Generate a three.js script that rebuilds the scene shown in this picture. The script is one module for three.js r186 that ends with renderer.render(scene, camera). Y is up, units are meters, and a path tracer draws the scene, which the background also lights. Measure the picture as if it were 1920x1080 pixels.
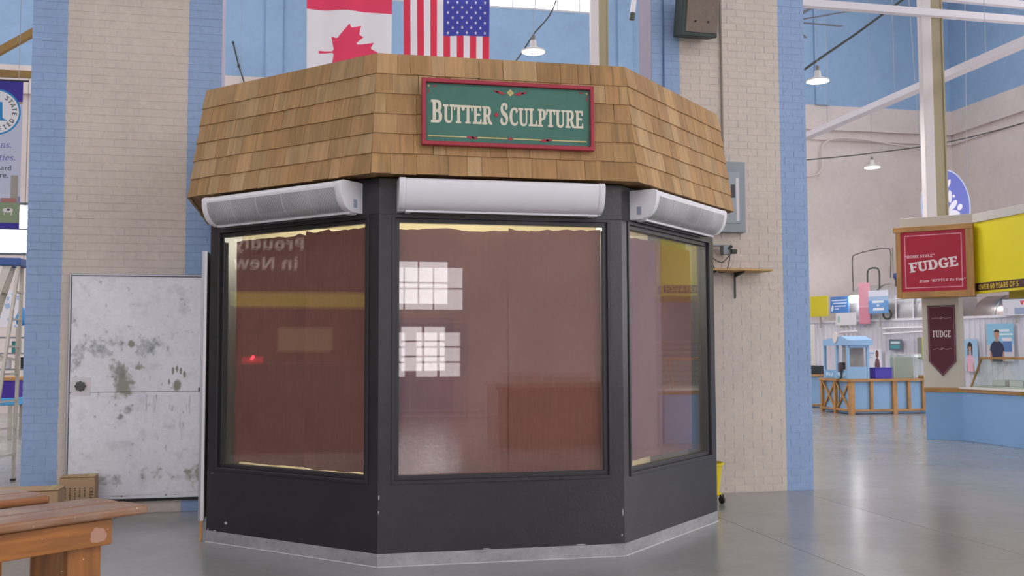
import * as THREE from 'three';
import { mergeGeometries, toCreasedNormals } from 'three/addons/utils/BufferGeometryUtils.js';
import { RoundedBoxGeometry } from 'three/addons/geometries/RoundedBoxGeometry.js';
import { TextGeometry } from 'three/addons/geometries/TextGeometry.js';
import { FontLoader } from 'three/addons/loaders/FontLoader.js';
import { RectAreaLightUniformsLib } from 'three/addons/lights/RectAreaLightUniformsLib.js';

/* ------------------------------------------------------------------ camera, light, exposure */
const scene = new THREE.Scene();
const renderer = new THREE.WebGLRenderer({ antialias: true });
renderer.toneMapping = THREE.LinearToneMapping;
renderer.toneMappingExposure = 1.0;
renderer.shadowMap.enabled = true;
RectAreaLightUniformsLib.init();

const D2R = Math.PI / 180;
const camera = new THREE.PerspectiveCamera(32.05, 16 / 9, 0.05, 120);
camera.position.set(-1.3663, 1.45, 6.9293);
camera.rotation.order = 'YXZ';
camera.rotation.set(3.6849 * D2R, -11.6391 * D2R, -0.2016 * D2R);
camera.focus = 7.4;
camera.userData.fStop = 4;

scene.background = new THREE.Color(0xdfe8f2);

const WINDOW_GLOW = 2.7;      // what the eye sees of the daylit glazing
const DAYLIGHT = 2.85;         // light of the daylit glazing
const LAMP_CANDELA = 34;
const DAY = new THREE.Color().setRGB(1.0, 0.965, 0.985);

/* ------------------------------------------------------------------ small helpers */
function mulberry(a) { return () => { a |= 0; a = (a + 0x6d2b79f5) | 0; let t = Math.imul(a ^ (a >>> 15), 1 | a); t = (t + Math.imul(t ^ (t >>> 7), 61 | t)) ^ t; return ((t ^ (t >>> 14)) >>> 0) / 4294967296; }; }
const rnd = mulberry(20240611);
const rr = (a, b) => a + (b - a) * rnd();
const taken = new Map();
function numbered(n) { const k = taken.get(n) || 0; taken.set(n, k + 1); return k ? `${n}_${String(k).padStart(3, '0')}` : n; }
function tag(o, label, category, group, kind) { if (label) o.userData.label = label; if (category) o.userData.category = category; if (group) o.userData.group = group; if (kind) o.userData.kind = kind; return o; }
function thing(name, label, category, pos = [0, 0, 0], turn = 0, group) {
  const o = new THREE.Group(); o.name = numbered(name); o.position.set(...pos); o.rotation.y = turn; scene.add(o); return tag(o, label, category, group);
}
function struct(name, label, category, pos = [0, 0, 0]) {
  const o = new THREE.Group(); o.name = name; o.position.set(...pos); scene.add(o); return tag(o, label, category, null, 'structure');
}
function part(name, geo, m, parent = scene, label) {
  const g = Array.isArray(geo) ? join(geo) : geo;
  const o = new THREE.Mesh(g, m); o.name = parent === scene ? numbered(name) : name; o.castShadow = o.receiveShadow = true; parent.add(o);
  if (label) o.userData.label = label; return o;
}
function join(list) {
  list = list.map((g) => { const q = g.index ? g.toNonIndexed() : g; for (const k of Object.keys(q.attributes)) if (!['position', 'normal', 'uv'].includes(k)) q.deleteAttribute(k); return q; });
  return list.length === 1 ? list[0] : mergeGeometries(list, false);
}
function box(w, h, d, x = 0, y = 0, z = 0) { return new THREE.BoxGeometry(w, h, d).translate(x, y, z); }
function span(x0, x1, y0, y1, z0, z1) { return box(x1 - x0, y1 - y0, z1 - z0, (x0 + x1) / 2, (y0 + y1) / 2, (z0 + z1) / 2); }
function rbox(w, h, d, r = 0.006, x = 0, y = 0, z = 0, seg = 2) { return new RoundedBoxGeometry(w, h, d, seg, Math.min(r, w / 2.1, h / 2.1, d / 2.1)).translate(x, y, z); }
function rspan(x0, x1, y0, y1, z0, z1, r = 0.006) { return rbox(x1 - x0, y1 - y0, z1 - z0, r, (x0 + x1) / 2, (y0 + y1) / 2, (z0 + z1) / 2); }
function bar(a, b, w, h = w, roll = 0) { // rectangular bar from a to b
  const A = new THREE.Vector3(...a), B = new THREE.Vector3(...b), d = B.clone().sub(A), L = d.length();
  const g = new THREE.BoxGeometry(w, L, h); if (roll) g.rotateY(roll);
  g.applyQuaternion(new THREE.Quaternion().setFromUnitVectors(new THREE.Vector3(0, 1, 0), d.normalize()));
  return g.translate((A.x + B.x) / 2, (A.y + B.y) / 2, (A.z + B.z) / 2);
}
function rod(a, b, r, seg = 10, r2 = r) {
  const A = new THREE.Vector3(...a), B = new THREE.Vector3(...b), d = B.clone().sub(A), L = d.length();
  const g = new THREE.CylinderGeometry(r2, r, L, seg);
  g.applyQuaternion(new THREE.Quaternion().setFromUnitVectors(new THREE.Vector3(0, 1, 0), d.normalize()));
  return g.translate((A.x + B.x) / 2, (A.y + B.y) / 2, (A.z + B.z) / 2);
}
function tube(pts, r, n = 40, seg = 8) { return new THREE.TubeGeometry(new THREE.CatmullRomCurve3(pts.map((p) => new THREE.Vector3(...p))), n, r, seg, false); }
function lathe(pts, seg = 32) { return new THREE.LatheGeometry(pts.map(([x, y]) => new THREE.Vector2(x, y)), seg); }
function prism(pts, depth, bevel = 0) { // outline in xy, extruded along +z
  const g = new THREE.ExtrudeGeometry(new THREE.Shape(pts.map((p) => new THREE.Vector2(...p))), { depth, bevelEnabled: bevel > 0, bevelSize: bevel, bevelThickness: bevel, bevelSegments: 2, curveSegments: 12 });
  return g;
}
function ring(x0, x1, y0, y1, b, depth, bevel = 0) { // a rectangular frame
  const s = new THREE.Shape([[x0, y0], [x1, y0], [x1, y1], [x0, y1]].map((p) => new THREE.Vector2(...p)));
  s.holes.push(new THREE.Path([[x0 + b, y0 + b], [x0 + b, y1 - b], [x1 - b, y1 - b], [x1 - b, y0 + b]].map((p) => new THREE.Vector2(...p))));
  return new THREE.ExtrudeGeometry(s, { depth, bevelEnabled: bevel > 0, bevelSize: bevel, bevelThickness: bevel, bevelSegments: 1 });
}
const flat = (g) => (g.index ? g.toNonIndexed() : g);
function hexa(p) { // 8 corners: 0-3 back (bl br tr tl), 4-7 front
  const f = [[4, 5, 6, 7], [1, 0, 3, 2], [5, 1, 2, 6], [0, 4, 7, 3], [7, 6, 2, 3], [0, 1, 5, 4]], P = [], I = [];
  for (const q of f) { const k = P.length / 3; for (const i of q) P.push(...p[i]); I.push(k, k + 1, k + 2, k, k + 2, k + 3); }
  const g = new THREE.BufferGeometry(); g.setAttribute('position', new THREE.Float32BufferAttribute(P, 3)); g.setIndex(I); const n = g.toNonIndexed(); n.computeVertexNormals();
  n.setAttribute('uv', new THREE.Float32BufferAttribute(new Float32Array(n.attributes.position.count * 2), 2)); return n;
}
function uvm(g, s = 1, ou = 0, ov = 0, turn = false) { // uv in metres, from the way each face points
  if (g.index) g = g.toNonIndexed();
  const p = g.attributes.position, n = g.attributes.normal, uv = new Float32Array(p.count * 2);
  for (let i = 0; i < p.count; i++) {
    const ax = Math.abs(n.getX(i)), ay = Math.abs(n.getY(i)), az = Math.abs(n.getZ(i)); let u, v;
    if (ay > ax && ay > az) { u = p.getX(i); v = p.getZ(i); } else if (ax > az) { u = p.getZ(i); v = p.getY(i); } else { u = p.getX(i); v = p.getY(i); }
    if (turn) [u, v] = [v, u];
    uv[2 * i] = u * s + ou; uv[2 * i + 1] = v * s + ov;
  }
  g.setAttribute('uv', new THREE.BufferAttribute(uv, 2)); return g;
}
function planeUV(g, x0, x1, y0, y1) { const p = g.attributes.position, uv = new Float32Array(p.count * 2); for (let i = 0; i < p.count; i++) { uv[2 * i] = (p.getX(i) - x0) / (x1 - x0); uv[2 * i + 1] = (p.getY(i) - y0) / (y1 - y0); } g.setAttribute('uv', new THREE.BufferAttribute(uv, 2)); return g; }
// tileable value noise
function noiser(seed) {
  const r = mulberry(seed), N = 256, t = new Float32Array(N * N); for (let i = 0; i < t.length; i++) t[i] = r();
  const at = (x, y, w, h) => t[(((y % h) + h) % h) * N + (((x % w) + w) % w)];
  const one = (x, y, w, h) => { const i = Math.floor(x), j = Math.floor(y), a = x - i, b = y - j, u = a * a * (3 - 2 * a), v = b * b * (3 - 2 * b); return (at(i, j, w, h) * (1 - u) + at(i + 1, j, w, h) * u) * (1 - v) + (at(i, j + 1, w, h) * (1 - u) + at(i + 1, j + 1, w, h) * u) * v; };
  return (u, v, fx, fy, oct = 4) => { let s = 0, a = 0.5, k = 0; for (let o = 0; o < oct && fx <= 256 && fy <= 256; o++) { s += a * one(u * fx, v * fy, fx, fy); k += a; a *= 0.5; fx *= 2; fy *= 2; } return s / k; };
}
function canvas(w, h) { const c = document.createElement('canvas'); c.width = w; c.height = h; return [c, c.getContext('2d')]; }
function ctex(c, repeat) { const t = new THREE.CanvasTexture(c); t.colorSpace = THREE.SRGBColorSpace; t.anisotropy = 8; if (repeat) { t.wrapS = t.wrapT = THREE.RepeatWrapping; } return t; }
function ftex(w, h, fn, srgb = true) { // fn(u, v) -> [r, g, b] 0..255
  const a = new Uint8Array(w * h * 4);
  for (let y = 0; y < h; y++) for (let x = 0; x < w; x++) { const c = fn(x / w, y / h), k = (y * w + x) * 4; a[k] = c[0]; a[k + 1] = c[1]; a[k + 2] = c[2]; a[k + 3] = 255; }
  const t = new THREE.DataTexture(a, w, h); t.wrapS = t.wrapT = THREE.RepeatWrapping; t.magFilter = THREE.LinearFilter; t.minFilter = THREE.LinearMipmapLinearFilter; t.generateMipmaps = true; if (srgb) t.colorSpace = THREE.SRGBColorSpace; t.needsUpdate = true; return t;
}
const cl = (v) => Math.max(0, Math.min(255, v));
function mat(color, roughness = 0.6, extra = {}) { return new THREE.MeshStandardMaterial({ color, roughness, metalness: 0, ...extra }); }

/* ------------------------------------------------------------------ materials */
const n1 = noiser(7), n2 = noiser(19), n3 = noiser(33);
const greyNoise = ftex(512, 512, (u, v) => { const a = 255 * (0.55 * n1(u, v, 8, 8, 5) + 0.45 * n2(u, v, 64, 64, 2)); return [a, a, a]; }, false);
const fineNoise = ftex(256, 256, (u, v) => { const a = 255 * n2(u, v, 48, 48, 3); return [a, a, a]; }, false);
const tint = (r, g, b, k, w = 512, f = 6) => ftex(w, w, (u, v) => { const a = 1 + k * (n1(u, v, f, f, 5) - 0.5) + k * 0.6 * (n3(u, v, f * 6, f * 6, 3) - 0.5); return [cl(r * a), cl(g * a), cl(b * a)]; });

const paintBlue = [143, 168, 204], paintCream = [204, 193, 182];
const M = {};
M.far_blue = mat(0xffffff, 0.75, { map: tint(148, 178, 211, 0.08) });
M.far_cream = mat(0xffffff, 0.75, { map: tint(220, 209, 204, 0.07) });
M.lavender = mat(0xffffff, 0.7, { map: tint(190, 186, 206, 0.12), bumpMap: greyNoise, bumpScale: 0.004 });
M.ceiling = mat(0xd9d9d6, 0.9);
M.steel_white = mat(0xd8d0d0, 0.55);
M.steel_tan = mat(0xa29779, 0.6);
M.beam_white = mat(0xe6e0e6, 0.5);
M.beam_tan = mat(0x9a7a45, 0.6);
// floor: grey painted concrete with worn, dusty patches
M.floor = new THREE.MeshStandardMaterial({
  color: 0xffffff, metalness: 0, roughness: 1,
  map: ftex(1024, 1024, (u, v) => { const a = n1(u, v, 5, 5, 6), b = n2(u, v, 20, 20, 5), c = n3(u, v, 110, 110, 2); const k = 1 + 0.09 * (a - 0.5) + 0.05 * (b - 0.5) + 0.03 * (c - 0.5) - (c > 0.95 && b > 0.62 ? 0.2 : 0); return [cl(148 * k), cl(147 * k), cl(147 * k)]; }),
  roughnessMap: ftex(1024, 1024, (u, v) => { const a = n3(u, v, 6, 6, 6), b = n1(u, v, 60, 60, 3); const k = 255 * (0.13 + 0.12 * a + 0.04 * b); return [k, k, k]; }, false),
  bumpMap: ftex(512, 512, (u, v) => { const a = 255 * (0.7 * n2(u, v, 10, 10, 5) + 0.3 * n1(u, v, 70, 70, 2)); return [a, a, a]; }, false), bumpScale: 0.0007,
});
M.black = new THREE.MeshStandardMaterial({ color: 0x363539, metalness: 0, roughness: 0.3,
  map: ftex(512, 512, (u, v) => { const a = n2(u, v, 7, 7, 6), c = n3(u, v, 70, 70, 2); const k = 1 + 0.14 * (a - 0.5) + 0.08 * (c - 0.5); return [cl(226 * k), cl(226 * k), cl(226 * k)]; }), bumpMap: greyNoise, bumpScale: 0.0012 });
M.black_frame = mat(0x2c2b2e, 0.38);
M.kerb = mat(0xffffff, 0.5, { map: tint(156, 155, 160, 0.2), bumpMap: greyNoise, bumpScale: 0.003 });
M.glass = new THREE.MeshPhysicalMaterial({ color: 0xffffff, roughness: 0.0, metalness: 0, transmission: 1, thickness: 0, ior: 1.52, specularIntensity: 1 });
M.case_glass = new THREE.MeshPhysicalMaterial({ color: 0xf4fbf8, roughness: 0.02, transmission: 1, thickness: 0, ior: 1.5 });
M.paper = mat(0xffffff, 0.85, { side: THREE.DoubleSide, bumpMap: greyNoise, bumpScale: 0.003,
  map: ftex(512, 512, (u, v) => { const a = n1(u, v, 4, 4, 6), b = n2(u, v, 120, 10, 2); const k = 1 + 0.16 * (a - 0.5) + 0.08 * (b - 0.5); return [cl(134 * k), cl(90 * k), cl(79 * k)]; }) });
M.interior = mat(0xefead2, 0.8);
M.white_plastic = mat(0xe3e0e6, 0.32);
M.grille = mat(0xffffff, 0.55, { map: ftex(256, 256, (u, v) => { const p = (Math.floor(u * 64) + Math.floor(v * 64)) % 2; const q = n1(u, v, 4, 3, 4), k = (p ? 178 : 152) + 40 * (q - 0.5); return [k, k, k + 2]; }) });
M.grille_rib = mat(0xb9b8bb, 0.5);
M.label = mat(0x9aa0b5, 0.6);
M.galv_trim = mat(0x9a9aa0, 0.4, { metalness: 0.7 });
M.alu = mat(0xb5b0a6, 0.4, { metalness: 0.55 });
M.chrome = mat(0x8b8d90, 0.25, { metalness: 1 });
M.dark_metal = mat(0x4b4c48, 0.45, { metalness: 0.4 });
M.grey_steel = mat(0x8c959c, 0.45);
M.grey_door = mat(0x969ea6, 0.42);
M.red = mat(0xa3283c, 0.5);
M.green = mat(0xffffff, 0.5, { map: tint(58, 112, 98, 0.12, 256) });
M.letter = mat(0xd9d2bd, 0.6);
M.gold = mat(0xc9b878, 0.6);
M.rubber = mat(0x222222, 0.6);
M.yellow_plastic = mat(0xd9c410, 0.4);
M.cord = mat(0x3c4240, 0.6);
M.wire = mat(0xa4aab2, 0.5);
// wood: planks and shingles
function woodTex(r, g, b, k, seed, fx = 40, fy = 3) { const a = noiser(seed), c = noiser(seed + 5); return ftex(512, 512, (u, v) => { const w = a(u + 0.03 * c(u, v, 4, 4, 3), v, fx, fy, 4), big = c(u, v, 5, 2, 4), q = 1 + k * (w - 0.5) + k * 0.9 * (big - 0.5); return [cl(r * q), cl(g * (q * 0.9 + 0.1)), cl(b * (q * 0.85 + 0.15))]; }); }
const shingleMaps = [woodTex(176, 144, 103, 0.2, 101), woodTex(170, 139, 97, 0.26, 131), woodTex(180, 149, 108, 0.18, 151)];
M.shingle = [];
for (const [i, t] of [[0, 0xffffff], [1, 0xffffff], [2, 0xffffff], [0, 0xf6efe6], [1, 0xf1e8dc], [2, 0xfff8f0], [0, 0xeee2d2], [1, 0xfbf3e8], [2, 0xeae0d2], [0, 0xfbeee2]]) M.shingle.push(mat(t, 0.78, { map: shingleMaps[i], bumpMap: fineNoise, bumpScale: 0.0008 }));
M.soffit = mat(0xffffff, 0.8, { map: woodTex(150, 115, 72, 0.4, 171) });
M.stain_top = mat(0xffffff, 0.38, { map: (() => { const a = noiser(211), b = noiser(215); return ftex(512, 512, (u, v) => { const w = a(u, v, 4, 50, 4), wear = b(u, v, 5, 8, 5), sp = b(u, v, 60, 60, 2); let q = 1 + 0.35 * (w - 0.5); let c = [142 * q, 91 * q, 56 * q]; const k = Math.max(0, Math.min(1, (wear - 0.36) * 3.4)) * 0.62; c = [c[0] * (1 - k) + 156 * k, c[1] * (1 - k) + 134 * k, c[2] * (1 - k) + 122 * k]; if (sp > 0.9) c = [225, 215, 205]; return c.map(cl); }); })() });
M.stain = mat(0xffffff, 0.4, { map: (() => { const a = noiser(221), b = noiser(225); return ftex(512, 512, (u, v) => { const w = a(u, v, 3, 46, 4), big = b(u, v, 4, 7, 4), sp = b(u, v, 70, 70, 2); const q = 1 + 0.4 * (w - 0.5) + 0.3 * (big - 0.5); let c = [150 * q, 96 * q, 47 * q]; if (sp > 0.93) c = [222, 200, 180]; return c.map(cl); }); })() });
M.pine = mat(0xffffff, 0.55, { map: woodTex(184, 138, 84, 0.3, 241, 3, 40) });
M.plywood = mat(0xffffff, 0.7, { map: woodTex(196, 158, 104, 0.3, 251, 3, 30) });
M.cardboard = mat(0xffffff, 0.85, { map: tint(176, 145, 112, 0.1, 256) });
// glowing things
M.pane_day = new THREE.MeshStandardMaterial({ color: 0xf4f6fa, roughness: 0.6, emissive: DAY.clone(), emissiveIntensity: WINDOW_GLOW });
M.lamp_glow = new THREE.MeshStandardMaterial({ color: 0xffffff, roughness: 0.5, emissive: new THREE.Color(1, 0.99, 0.97), emissiveIntensity: 6 });
M.tube_glow = new THREE.MeshStandardMaterial({ color: 0xffffff, roughness: 0.5, emissive: new THREE.Color(1, 0.98, 0.95), emissiveIntensity: 2.2 });

/* ------------------------------------------------------------------ the hall: floor, walls, ceiling, windows */
const XL = -16.5, XR = 17.9, ZF = -20, ZB = 18, CEIL = 13.4, BAND = 8.75, TH = 0.3;
const floor = struct('floor', 'glossy grey painted concrete floor with saw-cut joints', 'floor');
{
  const xs = [XL, -12, -7.5, -3.0, 2.2, 3.65, 8, 13, XR], zs = [ZF, -14, -8.4, -2.86, 2.6, 8, 13, ZB], gap = 0.003;
  for (let i = 0; i < xs.length - 1; i++) for (let j = 0; j < zs.length - 1; j++) {
    const g = uvm(span(xs[i] + gap, xs[i + 1] - gap, -0.12, 0, zs[j] + gap, zs[j + 1] - gap), 1 / 4.2, rr(0, 1), rr(0, 1));
    part('floor_slab', g, M.floor, floor);
  }
  part('sub_base', span(XL - TH, XR + TH, -0.3, -0.004 - 0.116 + 0.112, ZF - TH, ZB + TH).translate(0, -0.004, 0), mat(0x6d6b68, 0.9), floor).userData.label = 'dark joint filler under the slabs';
}
// a wall that lies along x (at z = z0) or along z (at x = x0), with rectangular openings; blue above the cream band
function wallPieces(a0, a1, h, openings, put) { // splits a wall into boxes round the openings
  const cuts = [...new Set([a0, a1, ...openings.flatMap((o) => [o[0], o[1]])])].sort((p, q) => p - q), out = [];
  for (let i = 0; i < cuts.length - 1; i++) {
    const m = (cuts[i] + cuts[i + 1]) / 2, hs = openings.filter((o) => o[0] < m && o[1] > m).sort((p, q) => p[2] - q[2]);
    let y = h[0]; for (const o of hs) { if (o[3] <= h[0] || o[2] >= h[1]) continue; if (o[2] > y) out.push(put(cuts[i], cuts[i + 1], y, Math.max(y, o[2]))); y = Math.min(h[1], o[3]); }
    if (y < h[1]) out.push(put(cuts[i], cuts[i + 1], y, h[1]));
  }
  return out;
}
let winCount = 0;
function windowUnit(axis, at, inward, a0, a1, y0, y1, nx, ny, frameMat, light = true) { // glazing set in an opening
  const w = struct(`window_${++winCount}`, null, null);
  w.userData.label = `${ny > 1 ? 'low daylit window' : 'clerestory window'} in the ${axis === 'x' ? (inward > 0 ? 'far' : 'back') : (inward > 0 ? 'left' : 'right')} wall, centred ${Math.abs((a0 + a1) / 2).toFixed(1)} metres ${(a0 + a1) > 0 ? (axis === 'x' ? 'right' : 'forward') : (axis === 'x' ? 'left' : 'rearward')}`;
  const P = (u0, u1, v0, v1, d0, d1) => axis === 'x' ? span(u0, u1, v0, v1, at + Math.min(d0 * inward, d1 * inward), at + Math.max(d0 * inward, d1 * inward)) : span(at + Math.min(d0 * inward, d1 * inward), at + Math.max(d0 * inward, d1 * inward), v0, v1, u0, u1);
  const f = 0.06, fr = [P(a0, a1, y0, y0 + f, -0.15, 0.01), P(a0, a1, y1 - f, y1, -0.15, 0.01), P(a0, a0 + f, y0 + f, y1 - f, -0.15, 0.01), P(a1 - f, a1, y0 + f, y1 - f, -0.15, 0.01)];
  part('window_frame', fr, frameMat, w);
  const pw = (a1 - a0 - 2 * f) / nx, ph = (y1 - y0 - 2 * f) / ny;
  const mm = []; for (let i = 1; i < nx; i++) mm.push(P(a0 + f + i * pw - 0.02, a0 + f + i * pw + 0.02, y0 + f, y1 - f, -0.12, -0.06)); for (let j = 1; j < ny; j++) mm.push(P(a0 + f, a1 - f, y0 + f + j * ph - 0.02, y0 + f + j * ph + 0.02, -0.12, -0.06));
  if (mm.length) part('muntin', mm, frameMat, w);
  for (let i = 0; i < nx; i++) for (let j = 0; j < ny; j++) part('window_pane', P(a0 + f + i * pw, a0 + f + (i + 1) * pw, y0 + f + j * ph, y0 + f + (j + 1) * ph, -0.11, -0.1), M.pane_day, w);
  return w;
}
function rectLight(x, y, z, w, h, tx, ty, tz, k = 1) { const l = new THREE.RectAreaLight(DAY, DAYLIGHT * k, w, h); l.position.set(x, y, z); l.lookAt(tx, ty, tz); scene.add(l); return l; }

const clerY0 = 11.05, clerY1 = 12.95;
// clerestory windows of the four walls
const farWins = []; farWins.push([-16.0, -12.4, clerY0, clerY1], [-12.1, -8.5, clerY0, clerY1], [-8.2, -4.6, clerY0, clerY1], [-4.3, -0.8, clerY0, clerY1], [-0.75, 3.48, clerY0, clerY1], [3.53, 6.9, clerY0, clerY1]);
const leftWins = []; for (let k = 0; k < 4; k++) leftWins.push([-18.6 + 5.2 * k, -14.3 + 5.2 * k, clerY0, clerY1]);
const backWins = []; for (let k = 0; k < 6; k++) backWins.push([-14.85 + 5.45 * k, -10.25 + 5.45 * k, clerY0, clerY1]);
const sideWins = []; for (let k = 0; k < 6; k++) sideWins.push([-12.9 + 5.1 * k, -12.9 + 5.1 * k + 4.4, clerY0, clerY1]);
const farLow = [[-11.4, -8.1, 3.92, 5.25]];
const backLow = [[-1.6, 2.2, 2.62, 3.8], [-8.6, -5.2, 1.4, 6.6], [-14.0, -10.6, 1.4, 6.6], [7.0, 10.4, 1.4, 6.6], [11.6, 15.0, 1.4, 6.6]];
const rightLow = [[-9.6, -6.2, 1.2, 5.2], [-4.6, -1.2, 1.2, 5.2], [0.6, 4.0, 1.2, 5.2], [6.2, 9.6, 1.2, 5.2]];
const backDoor = [-0.55, 2.2, 0, 2.27];
{
  const f = struct('wall_far', 'far brick wall of the hall, light blue above cream', 'wall');
  const op = [...farWins, ...farLow];
  part('cream_wall', join(wallPieces(XL, XR, [0, BAND], op, (a, b, c, d) => uvm(span(a, b, c, d, ZF - TH, ZF), 0.25))), M.far_cream, f);
  part('blue_wall', join(wallPieces(XL, XR, [BAND, CEIL], op, (a, b, c, d) => uvm(span(a, b, c, d, ZF - TH, ZF), 0.25))), M.far_blue, f);
  for (const x of [-2.45, 4.2 + 3.1, 13.4]) part('pilaster', uvm(span(x - 0.02, x + 0.42, BAND, CEIL, ZF, ZF + 0.07), 0.25), M.far_blue, f);
  part('ledge', span(XL, XR, BAND - 0.75, BAND - 0.62, ZF, ZF + 0.1), M.far_cream, f);
  part('lower_ledge', span(9, XR, BAND - 1.05, BAND - 0.97, ZF, ZF + 0.06), M.far_cream, f);
  const r = struct('wall_right', 'right side wall of the hall, light blue above cream', 'wall');
  part('cream_wall', join(wallPieces(ZF, ZB, [0, BAND], [...sideWins, ...rightLow], (a, b, c, d) => uvm(span(XR, XR + TH, c, d, a, b), 0.25))), M.far_cream, r);
  part('blue_wall', join(wallPieces(ZF, ZB, [BAND, CEIL], sideWins, (a, b, c, d) => uvm(span(XR, XR + TH, c, d, a, b), 0.25))), M.far_blue, r);
  part('ledge', span(XR - 0.1, XR, BAND - 0.75, BAND - 0.62, ZF, ZB), M.far_cream, r);
  part('lower_ledge', span(XR - 0.06, XR, BAND - 1.05, BAND - 0.97, ZF, ZB), M.far_cream, r);
  part('pilaster', uvm(span(XR - 0.07, XR, BAND, CEIL, -16.2, -16.0), 0.25), M.far_blue, r);
  const l = struct('wall_left', 'left side wall of the hall', 'wall');
  part('cream_wall', join(wallPieces(ZF, ZB, [0, BAND], leftWins, (a, b, c, d) => uvm(span(XL - TH, XL, c, d, a, b), 0.25))), M.far_cream, l);
  part('blue_wall', join(wallPieces(ZF, ZB, [BAND, CEIL], leftWins, (a, b, c, d) => uvm(span(XL - TH, XL, c, d, a, b), 0.25))), M.far_blue, l);
  const b = struct('wall_back', 'entrance wall behind the viewer', 'wall');
  const bo = [...backWins, ...backLow, backDoor];
  part('cream_wall', join(wallPieces(XL, XR, [0, BAND], bo, (p, q, c, d) => uvm(span(p, q, c, d, ZB, ZB + TH), 0.25))), M.far_cream, b);
  part('blue_wall', join(wallPieces(XL, XR, [BAND, CEIL], bo, (p, q, c, d) => uvm(span(p, q, c, d, ZB, ZB + TH), 0.25))), M.far_blue, b);
  const c = struct('ceiling', 'pale ceiling high above the hall', 'ceiling');
  part('ceiling_deck', span(XL - TH, XR + TH, CEIL, CEIL + 0.3, ZF - TH, ZB + TH), M.ceiling, c);
}
const winFrame = mat(0xc9cdd4, 0.5), winBlue = mat(0x8ba6cc, 0.5), winDark = mat(0x57646c, 0.5);
for (const [a, b, c, d] of farWins) windowUnit('x', ZF, 1, a, b, c, d, 5, 1, winFrame);
for (const [a, b, c, d] of backWins) windowUnit('x', ZB, -1, a, b, c, d, 5, 1, winFrame);
for (const [a, b, c, d] of sideWins) windowUnit('z', XR, -1, a, b, c, d, 5, 1, winFrame);
for (const [a, b, c, d] of leftWins) windowUnit('z', XL, 1, a, b, c, d, 5, 1, winFrame);
for (const [a, b, c, d] of farLow) windowUnit('x', ZF, 1, a, b, c, d, 3, 2, winDark);
for (const [a, b, c, d] of rightLow) windowUnit('z', XR, -1, a, b, c, d, 4, 4, winFrame);
for (const [a, b, c, d] of backLow) windowUnit('x', ZB, -1, a, b, c, d, 5, 2, winFrame);
const cy = (clerY0 + clerY1) / 2, ch = clerY1 - clerY0;
rectLight(-4.5, cy, ZF - 0.09, 22.8, ch, -4.5, cy, 0);
rectLight(0.5, cy, ZB + 0.09, 31, ch, 0.5, cy, 0);
rectLight(XL - 0.09, cy, -8.65, 19.9, ch, 0, cy, -8.65);
rectLight(XR + 0.09, cy, 2.1, 30, ch, 0, cy, 2.1);
// roof lights over the far part of the hall
for (const [x, z] of [[-6, -8.5], [4, -8.5], [13, -8.5], [-6, -15], [4, -15], [13, -15]]) {
  const w = struct(`window_${++winCount}`, `roof light in the ceiling over the ${z < -10 ? 'far end' : 'middle'} of the hall, ${x < 0 ? 'left' : x < 10 ? 'centre' : 'right'}`, 'roof light');
  part('window_frame', ring(x - 2, x + 2, -1.1, 1.1, 0.08, 0.12).rotateX(Math.PI / 2).translate(0, CEIL, z), winFrame, w);
  for (let i = 0; i < 4; i++) part('window_pane', span(x - 1.92 + 0.96 * i + 0.02, x - 1.92 + 0.96 * (i + 1) - 0.02, CEIL - 0.05, CEIL - 0.03, z - 1.02, z + 1.02), M.pane_day, w);
  rectLight(x, CEIL - 0.07, z, 3.84, 2.04, x, 0, z, 0.7);
}
for (const [a, b, c, d] of backLow) rectLight((a + b) / 2, (c + d) / 2, ZB + 0.09, b - a - 0.12, d - c - 0.12, (a + b) / 2, (c + d) / 2, 0, c === 2.62 ? 0.6 : 1);
for (const [a, b, c, d] of rightLow) rectLight(XR + 0.09, (c + d) / 2, (a + b) / 2, b - a - 0.12, d - c - 0.12, 0, (c + d) / 2, (a + b) / 2);
// glazed entrance doors in the back wall, mirrored by the middle booth window
{
  const d = struct('door_2', 'blue double entrance door with daylit panes', 'door');
  for (const [x0, x1] of [[-0.55, 0.82], [0.84, 2.2]]) {
    part('door_leaf', [ring(x0, x1, 0.02, 2.25, 0.12, 0.05).translate(0, 0, ZB + 0.02), span(x0 + 0.1, x1 - 0.1, 0.1, 0.95, ZB + 0.03, ZB + 0.06)], winBlue, d);
    const pw = (x1 - x0 - 0.24) / 2, ph = 1.14 / 3;
    for (let i = 0; i < 2; i++) for (let j = 0; j < 3; j++) part('window_pane', span(x0 + 0.12 + i * pw + 0.025, x0 + 0.12 + (i + 1) * pw - 0.025, 0.98 + j * ph + 0.025, 0.98 + (j + 1) * ph - 0.02, ZB + 0.04, ZB + 0.05), M.pane_day, d);
    part('muntin', [span((x0 + x1) / 2 - 0.03, (x0 + x1) / 2 + 0.03, 0.95, 2.15, ZB + 0.02, ZB + 0.06), span(x0 + 0.1, x1 - 0.1, 1.34, 1.38, ZB + 0.02, ZB + 0.06), span(x0 + 0.1, x1 - 0.1, 1.72, 1.76, ZB + 0.02, ZB + 0.06), span(x0 + 0.1, x1 - 0.1, 0.93, 1.0, ZB + 0.02, ZB + 0.06)], winBlue, d);
  }
  part('door_frame', ring(-0.62, 2.27, -0.06, 2.33, 0.07, 0.06).translate(0, 0, ZB - 0.02), winBlue, d);
  for (const cx of [0.135, 1.52]) rectLight(cx, 1.55, ZB + 0.036, 1.12, 1.1, cx, 1.55, 0, 0.6);
}

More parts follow.
